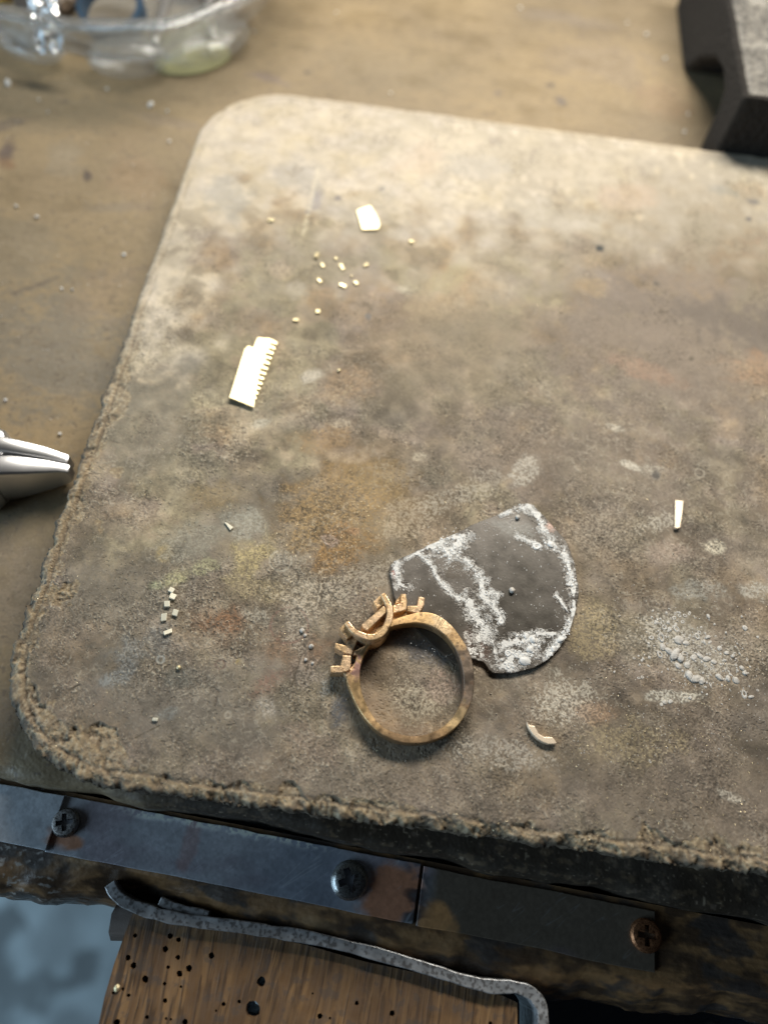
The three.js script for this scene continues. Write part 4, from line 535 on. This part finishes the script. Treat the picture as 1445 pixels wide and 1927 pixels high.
{
  const T = -3.2, q = zoomed(0, 780, 4.817, T), pt = (x, y) => q([x, y]);
  const secs = (far, near, y0, y1) => far.map((f, i) => { const a = pt(...f), b = pt(...near[i]); return [(a[0] + b[0]) / 2, Math.max(a[1], b[1]), Math.min(a[1], b[1]), y0[i], y1[i]]; });
  part('jaw', loft(secs([[-60, 215], [90, 236], [250, 252], [400, 272], [520, 300], [575, 308], [592, 322]], [[-60, 372], [90, 372], [250, 376], [400, 378], [520, 386], [575, 388], [592, 389]], [-11.6, -11.2, -10.6, -10, -9.4, -9, -8.4], [-1.2, -1.6, -2.6, -3.6, -4.5, -4.9, -5.2])), steelMat, pliers);
  part('jaw', loft(secs([[-60, 400], [90, 388], [250, 386], [400, 388], [520, 398], [575, 400], [597, 402]], [[-60, 610], [90, 585], [250, 555], [400, 520], [520, 490], [575, 482], [597, 478]], [-11.8, -11.4, -10.8, -10.2, -9.6, -9, -8.4], [-1.2, -1.6, -2.6, -3.6, -4.5, -4.9, -5.2])), steelMat, pliers);
  const [jx, jz] = pt(-60, 400);
  part('joint', loft([[jx - 16, jz + 8, jz - 8, -11.9, -2.6], [jx - 8, jz + 9.5, jz - 9.5, -11.95, -2.2], [jx, jz + 7.5, jz - 6.5, -11.9, -2.6], [jx + 1.4, jz + 5, jz - 4, -11.5, -3.2]]), steelMat, pliers);
  part('rivet', new THREE.CylinderGeometry(3.2, 3.4, 1, 32).translate(jx - 8, -1.9, jz), darkSteel, pliers);
  for (const s of [-1, 1]) part('handle', loft([[jx - 14, jz + s * 3 + 3, jz + s * 3 - 3, -11.5, -4], [jx - 40, jz + s * 12 + 3.5, jz + s * 12 - 3.5, -11.8, -5], [jx - 80, jz + s * 15 + 4, jz + s * 15 - 4, -11.8, -5]]), std({ color: lin(0.4, 0.04, 0.03), roughness: 0.5 }), pliers);
}

// ---------------------------------------------------------------- dark block with an arched foot at the far corner
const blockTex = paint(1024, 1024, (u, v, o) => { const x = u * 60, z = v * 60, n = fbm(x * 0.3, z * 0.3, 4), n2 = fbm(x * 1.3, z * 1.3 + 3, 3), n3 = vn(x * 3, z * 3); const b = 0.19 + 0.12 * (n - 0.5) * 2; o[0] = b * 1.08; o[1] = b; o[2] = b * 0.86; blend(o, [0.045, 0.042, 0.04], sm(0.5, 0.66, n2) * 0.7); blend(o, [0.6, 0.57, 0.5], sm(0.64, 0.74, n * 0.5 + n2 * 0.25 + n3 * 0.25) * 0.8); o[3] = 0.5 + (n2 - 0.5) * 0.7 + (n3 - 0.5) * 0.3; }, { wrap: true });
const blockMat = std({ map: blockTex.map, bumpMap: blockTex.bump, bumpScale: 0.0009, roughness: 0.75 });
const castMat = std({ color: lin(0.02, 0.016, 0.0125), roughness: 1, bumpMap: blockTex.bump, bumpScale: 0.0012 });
const block = thing('iron_block', 'dark crusty block with arched feet standing behind the soldering board', 'block', [100, -12, -215]);
{
  // side profile (z, y): two feet under a top slab, arch between
  const [cx, cz] = P(1400, 182, 14), zf = -262, prof = [[cz, 0], [cz, 26], [zf, 26], [zf, 0], [-229, 0], [-226.5, 1.5], [-219, 9], [-207, 16.5], [-197, 19], [-190, 18.2], [-188, 15], [-187.4, 0]];
  const s = new THREE.Shape(prof.map(([z, y]) => new THREE.Vector2(-z, y))), g = new THREE.ExtrudeGeometry(s, { depth: 52, bevelEnabled: true, bevelSize: 1.1, bevelThickness: 1.1, bevelOffset: -1.1, bevelSegments: 3, curveSegments: 8 });
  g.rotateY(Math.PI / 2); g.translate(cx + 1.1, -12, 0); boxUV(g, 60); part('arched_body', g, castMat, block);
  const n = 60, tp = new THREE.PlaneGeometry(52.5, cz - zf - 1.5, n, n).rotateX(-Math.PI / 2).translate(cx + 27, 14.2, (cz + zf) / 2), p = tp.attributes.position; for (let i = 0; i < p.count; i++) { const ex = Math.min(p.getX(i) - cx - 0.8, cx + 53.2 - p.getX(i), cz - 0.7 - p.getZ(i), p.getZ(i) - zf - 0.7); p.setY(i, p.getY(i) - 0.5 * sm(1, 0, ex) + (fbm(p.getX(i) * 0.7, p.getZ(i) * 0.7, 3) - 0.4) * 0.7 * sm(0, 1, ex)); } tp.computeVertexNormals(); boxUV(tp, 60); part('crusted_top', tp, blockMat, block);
}

// ---------------------------------------------------------------- clear plastic dish of odds and ends, top left
const clear = new THREE.MeshPhysicalMaterial({ color: lin(0.93, 0.94, 0.94), transmission: 0.92, thickness: 0, ior: 1.6, roughness: 0.06, metalness: 0, side: THREE.DoubleSide, bumpMap: fluxTex.bump, bumpScale: 0.0002 });
const dish = thing('clear_dish', 'clear plastic dish with thick wavy rim and lobed feet at bench corner', 'dish', [-96, -12, -233]);
const [DX, DZ] = [-96, -233];
{
  const solid = [[0, -10], [34, -10], [41, -9], [44.5, -5], [46, -1], [48.5, 0], [50, 3], [53.5, 5.4], [55.5, 6.4], [55.6, 8], [52, 8.2], [47.5, 5], [45.6, 2.4], [43.4, 0], [42, -4], [39, -6.8], [34, -7.8], [0, -8]].map(([r, y]) => new THREE.Vector2(r, y));
  const g = new THREE.LatheGeometry(solid, 96), p = g.attributes.position; for (let i = 0; i < p.count; i++) { const a = Math.atan2(p.getZ(i), p.getX(i)), w = 1 + 0.018 * Math.sin(a * 7) + 0.012 * Math.sin(a * 13 + 1); p.setX(i, p.getX(i) * w); p.setZ(i, p.getZ(i) * w); } g.computeVertexNormals(); g.translate(DX, 0, DZ); boxUV(g, 12); part('bowl', g, clear, dish);
  const foot = (a, r, rx, ry, h) => { const q = new THREE.SphereGeometry(1, 28, 18).scale(rx, h, ry).rotateY(-a).translate(DX + Math.cos(a) * r, -12 + h, DZ + Math.sin(a) * r); boxUV(q, 12); part('foot', q, clear, dish); };
  foot(1.3, 42, 6.5, 11, 4.6); foot(0.75, 40, 8, 14, 3.6); foot(2.0, 42, 6, 12, 3.8); foot(-1.4, 46, 8, 13, 4.5); foot(3.1, 46, 8, 13, 4.5);
  const rim = new THREE.TorusGeometry(55.2, 1.1, 12, 120).rotateX(Math.PI / 2).translate(DX, 7.6, DZ); boxUV(rim, 12); part('rim', rim, clear, dish);
  const tape = new THREE.PlaneGeometry(7, 15, 24, 40), tpz = tape.attributes.position; for (let i = 0; i < tpz.count; i++) tpz.setZ(i, (fbm(tpz.getX(i) * 0.9, tpz.getY(i) * 0.9, 3) - 0.5) * 3); tape.computeVertexNormals(); tape.rotateX(-0.7).rotateY(0.2).translate(DX - 7, 2, DZ + 44); boxUV(tape, 10);
  part('crumpled_film', tape, std({ color: lin(0.75, 0.77, 0.78), roughness: 0.18, metalness: 0.75 }), dish);
}
{
  const blue = new THREE.CylinderGeometry(9, 9, 5, 40, 1, true), inn = new THREE.CylinderGeometry(7.6, 7.6, 5, 40, 1, true), cap = new THREE.RingGeometry(7.6, 9, 40).rotateX(-Math.PI / 2).translate(0, 2.5, 0);
  const g = mergeGeometries([blue, inn, cap].map((q) => q.toNonIndexed())).rotateX(0.35).translate(DX + 3, -4.6, DZ + 25); single('plastic_cap', g, std({ color: lin(0.02, 0.05, 0.09), roughness: 0.45 }), 'dark blue ring-shaped cap inside the clear dish', 'cap', [DX + 3, -8, DZ + 25]);
  const rod = (x, z, len, turn, r, col, label, name) => { const q = new THREE.CapsuleGeometry(r, len, 6, 16).rotateX(Math.PI / 2).rotateY(turn).translate(x, -7 + r + 0.1, z); boxUV(q, 10); single(name, q, std({ color: col, metalness: 0.9, roughness: 0.3 }), label, 'rod', [x, -7, z]); };
  rod(DX + 15, DZ + 14, 42, 0.12, 1.2, lin(0.75, 0.74, 0.72), 'grey metal rod standing nearest the blue cap in the dish', 'metal_rod'); rod(DX + 26, DZ + 10, 36, 0.3, 1.1, lin(0.75, 0.74, 0.7), 'grey metal rod between the other rod and pink lump', 'metal_rod');
  const lump = (x, z, r, col, label, name, cat, s = [1, 0.6, 1]) => { const q = new THREE.IcosahedronGeometry(r, 4), p = q.attributes.position; for (let i = 0; i < p.count; i++) { const k = 1 + (fbm(p.getX(i) * 0.4 + x, p.getZ(i) * 0.4 + p.getY(i) * 0.3, 3) - 0.5) * 0.5; p.setXYZ(i, p.getX(i) * k * s[0], p.getY(i) * k * s[1], p.getZ(i) * k * s[2]); } q.computeVertexNormals(); q.translate(x, -6.8 + r * s[1] * 0.8, z); single(name, q, std({ color: col, roughness: 0.55 }), label, cat, [x, -7, z]); };
  lump(DX + 33, DZ + 6, 6, lin(0.5, 0.26, 0.22), 'pink lump of wax in the clear dish', 'wax_lump', 'wax'); lump(DX - 14, DZ + 24, 9, lin(0.1, 0.07, 0.045), 'dark brown lump behind the crumpled film in the dish', 'dark_lump', 'lump'); lump(DX - 29, DZ + 22, 6, lin(0.5, 0.37, 0.1), 'brass coloured lump at the side of the dish', 'brass_lump', 'lump'); lump(DX + 20, DZ - 4, 8, lin(0.06, 0.055, 0.05), 'black lump under the metal rods in the dish', 'dark_lump', 'lump');
  const film = new THREE.CylinderGeometry(11, 11, 0.4, 40).scale(1.0, 1, 0.6).rotateY(0.6).translate(DX + 26, -11.7, DZ + 31); single('yellow_disc', film, std({ color: lin(0.42, 0.4, 0.22), roughness: 0.35 }), 'flat yellow disc under the foot of the clear dish', 'disc', [DX + 26, -12, DZ + 31]);
}
// white crumbs on the bench
{
  const g = new THREE.DodecahedronGeometry(0.0005, 0), spots = [[18, 160, 2.4], [75, 190, 0.8], [203, 170, 1], [285, 200, 2], [316, 212, 1], [320, 268, 1], [72, 410, 1.2], [33, 390, 1], [235, 481, 1.1], [118, 545, 0.8], [138, 547, 0.8], [115, 818, 1], [978, 17, 1.2], [1215, 67, 1.3], [1250, 112, 1.1], [1293, 217, 0.9], [1286, 250, 0.9], [480, 62, 1], [633, 26, 0.9], [92, 213, 0.7], [13, 755, 1], [735, 177, 0.8], [1180, 45, 0.7]], n = spots.length, im = new THREE.InstancedMesh(g, std({ color: lin(0.78, 0.77, 0.74), roughness: 0.35 }), n + 60);
  for (let i = 0; i < n + 60; i++) { const [px, py, k] = i < n ? spots[i] : [rr(0, 330), rr(120, 900), rr(0.15, 0.4)], [x, z] = P(px, py, -12), e = new THREE.Euler(rr(0, 6), rr(0, 6), rr(0, 6)); im.setMatrixAt(i, new THREE.Matrix4().compose(new THREE.Vector3(x * MM, (-11.75 + 0.1 * k) * MM, z * MM), new THREE.Quaternion().setFromEuler(e), new THREE.Vector3(k, k * 0.6, k * 0.8))); }
  im.name = 'white_crumbs'; im.userData = { label: 'tiny white crumbs strewn over the brown bench top', kind: 'stuff' }; scene.add(im);
}

// ---------------------------------------------------------------- wooden bench pin held by a bent steel bracket, below the front rail
const woodTex = paint(2048, 1024, (u, v, o) => {
  const x = u * 80 - 42, z = v * 40, s = x + z * 0.03 + (fbm(x * 0.05, z * 0.03, 2) - 0.5) * 4, gr = fbm(s * 1.1, z * 0.05, 4), g2 = fbm(s * 2.6, z * 0.2 + 9, 4), n = fbm(x * 0.15, z * 0.15, 3), n2 = fbm(x * 0.8, z * 0.8 + 5, 3), ringd = sm(0.12, 0.0, Math.abs((s * 0.22 + (n - 0.5) * 0.5) % 1 - 0.5) - 0.02);
  o[0] = 0.17; o[1] = 0.112; o[2] = 0.062; blend(o, [0.27, 0.18, 0.092], sm(0.4, 0.65, gr) * 0.8); blend(o, [0.075, 0.048, 0.03], ringd * 0.6 * sm(0.3, 0.55, n2)); blend(o, [0.06, 0.042, 0.03], sm(0.54, 0.68, g2) * 0.7);
  blend(o, [0.085, 0.062, 0.045], sm(0.45, 0.62, n) * 0.4); blend(o, [0.06, 0.058, 0.06], sm(0.6, 0.7, n2) * 0.4); blend(o, [0.06, 0.046, 0.035], sm(-18, -30, x) * sm(0.42, 0.6, g2) * 0.6);
  o[0] *= 0.98; o[1] *= 0.86; o[2] *= 0.76; o[3] = 0.55 + (g2 - 0.5) * 0.8 - ringd * 0.15 + (n2 - 0.5) * 0.3; o[4] = 0.5 + (n2 - 0.5) * 0.4;
}, { rough: true });
const woodMat = std({ map: woodTex.map, bumpMap: woodTex.bump, bumpScale: 0.00011, roughnessMap: woodTex.rough, roughness: 1 });
const pinThing = thing('bench_pin', 'drilled brown wooden bench pin held by a bent steel bracket', 'bench pin', [0, -34, 22]);
{
  const WT = -19, q1 = zoomed(180, 1640, 4.25, WT), q2 = zoomed(500, 1700, 2.627, WT);
  const outline = [[300, 335], [580, 390], [900, 450], [1440, 535]].map(q1).concat([[200, 205], [480, 285], [760, 345], [1000, 405], [1180, 460], [1242, 490]].map(q2));
  const right = outline[outline.length - 1], left = [[46, 1130], [75, 1000], [150, 740], [235, 500]].map(q1), bl = q1([40, 1180]);
  const pts = [...outline, [right[0] + 0.3, right[1] + 8], [right[0] - 1, 44], [bl[0] - 1, 44], [bl[0], bl[1] + 4], ...left];
  const holes = [], hole = ([x, z], r) => { const l = [], n = 14; for (let i = 0; i < n; i++) { const k = 1 + (h2(i, (x * 50) | 0) - 0.5) * 0.25; l.push([x + r * k * Math.cos(-i / n * 6.2832), z + r * k * Math.sin(-i / n * 6.2832)]); } holes.push(l); };
  for (const [x, y, r] of [[318, 512, 14], [262, 688, 18], [305, 752, 20], [598, 515, 18], [665, 545, 16], [560, 620, 20], [660, 685, 16], [582, 765, 12], [748, 775, 20], [672, 818, 20], [928, 672, 20], [553, 897, 12], [685, 920, 9], [558, 1032, 15], [220, 940, 11], [142, 970, 9], [265, 990, 12], [412, 1165, 13], [565, 1175, 9], [603, 1182, 8], [715, 1205, 20], [1025, 1060, 14], [1150, 1040, 12], [1260, 1100, 48], [1325, 880, 30], [965, 1112, 8], [398, 862, 22], [172, 1208, 22]]) hole(q1([x, y]), r / 4.25 * 0.0985);
  for (const [x, y, r] of [[450, 492, 8], [268, 557, 11], [625, 543, 11], [318, 567, 5], [1110, 592, 8], [232, 445, 4]]) hole(q2([x, y]), r / 2.627 * 0.0985);
  const g = slab(pts, WT - 14, WT, 0, holes, 2); planarUV(g, -42, 0, 80, 40); { const p = g.attributes.position, uv = g.attributes.uv; for (let i = 0; i < p.count; i++) { uv.setY(i, uv.getY(i) - (p.getY(i) - WT) / 40); uv.setX(i, uv.getX(i) + (p.getY(i) - WT) * 0.004); } } woodTex.map.wrapS = woodTex.map.wrapT = woodTex.bump.wrapS = woodTex.bump.wrapT = THREE.RepeatWrapping; part('wood_block', g, woodMat, pinThing);
  // bracket: a steel strap on edge, bent round the block
  const strapMat = std({ color: lin(0.6, 0.61, 0.62), map: screwTex.map, metalness: 0.4, roughness: 0.7, roughnessMap: screwTex.rough, bumpMap: screwTex.bump, bumpScale: 0.00002 });
  const BT = -17.2, s1 = zoomed(180, 1640, 4.25, BT), s2 = zoomed(500, 1700, 2.627, BT);
  const strap = (path, w, y0, y1, n, name) => {
    const c = new THREE.CatmullRomCurve3(path.map(([x, z]) => new THREE.Vector3(x, 0, z)), false, 'centripetal'), L = [], R = [];
    for (let i = 0; i <= n; i++) { const p = c.getPoint(i / n), t = c.getTangent(i / n), k = w * (1 + (fbm(i * 0.3, 4, 2) - 0.5) * 0.35); L.push([p.x - t.z * k, p.z + t.x * k]); R.unshift([p.x + t.z * k, p.z - t.x * k]); }
    const g2 = slab([...L, ...R], y0, y1, 0.18, [], 2); boxUV(g2, 34); return part(name, g2, strapMat, pinThing);
  };
  const end = s2([1370, 560]);
  strap([...[[112, 95], [150, 170], [240, 245], [400, 310], [600, 365], [850, 405], [1150, 440], [1440, 485]].map(s1), ...[[200, 165], [420, 215], [640, 275], [840, 335], [1000, 385], [1120, 410], [1240, 415], [1320, 450], [1362, 510]].map(s2), end, [end[0] + 0.3, end[1] + 10]], 0.92, -30, BT, 120, 'bracket');
  strap([[505, 235], [600, 275], [720, 312], [900, 350]].map(s1), 0.7, -24, BT - 0.5, 24, 'spacer_plate');
  const [nx, nz] = zoomed(180, 1640, 4.25, -21)([215, 400]); const nut = new THREE.CylinderGeometry(2.6, 2.6, 7, 6).rotateZ(Math.PI / 2).rotateY(0.1).translate(nx + 1.8, -22.5, nz); boxUV(nut, 10); part('clamp_nut', nut, std({ color: lin(0.2, 0.17, 0.15), metalness: 0.5, roughness: 0.6, bumpMap: screwTex.bump, bumpScale: 0.00003 }), pinThing);
}
{
  const [x, z] = zoomed(180, 1640, 4.25, -19)([178, 930]); const g = new THREE.OctahedronGeometry(0.5, 1).scale(1, 0.6, 1.2).translate(x, -18.72, z); boxUV(g, 5); single('gold_nugget', g, solderMat, 'tiny gold crumb lying on the wooden bench pin', 'gold crumb', [x, -19, z]);
}
// invented navy box and rods, filling the dark below the bench
{
  const d = thing('added_drawer', 'invented navy box filling the dark space below the bench rail', 'added_drawer', [250, -240, 120]), m = std({ color: lin(0.06, 0.08, 0.12), roughness: 0.5 }), box = (a, b, c, x, y, z) => new RoundedBoxGeometry(a, b, c, 2, 1.5).translate(x, y, z);
  part('added_drawer_floor', box(430, 6, 330, 252, -237, 110), m, d); part('side_panel', box(8, 110, 330, 41, -185, 110), m, d); part('side_panel', box(8, 110, 330, 463, -185, 110), m, d); part('front_panel', box(430, 120, 10, 252, -182, 280), m, d);
  for (const [x, w] of [[P(1411, 1910, -230)[0], 3], [P(1338, 1910, -230)[0], 2]]) { const r = new THREE.CapsuleGeometry(w, 180, 6, 16).rotateX(Math.PI / 2).translate(x, -234 + w, 120); boxUV(r, 20); single('added_rod', r, steelMat, w === 3 ? 'thicker added steel rod in the dark below the bench' : 'thinner added steel rod in the dark below the bench', 'rod', [x, -234, 120]); }
}

// ---------------------------------------------------------------- sources of light, outside the picture
{
  const lamp = thing('bench_lamp', 'slim bench lamp with a warm white diffuser hanging beyond the board', 'lamp', [LAMP_AT[0], LAMP_AT[1], LAMP_AT[2]]);
  const aim = (g) => { g.applyQuaternion(lampLight.quaternion); return g.translate(...LAMP_AT); };
  part('diffuser', aim(new THREE.PlaneGeometry(LAMP_W, LAMP_D).translate(0, 0, 2)), std({ color: lin(0.9, 0.9, 0.88), emissive: lin(1, 0.94, 0.84), emissiveIntensity: 1.5 }), lamp);
  part('housing', aim(new RoundedBoxGeometry(LAMP_W + 20, LAMP_D + 20, 18, 3, 6).translate(0, 0, 12)), std({ color: lin(0.5, 0.5, 0.5), roughness: 0.5 }), lamp);
}
renderer.render(scene, camera);
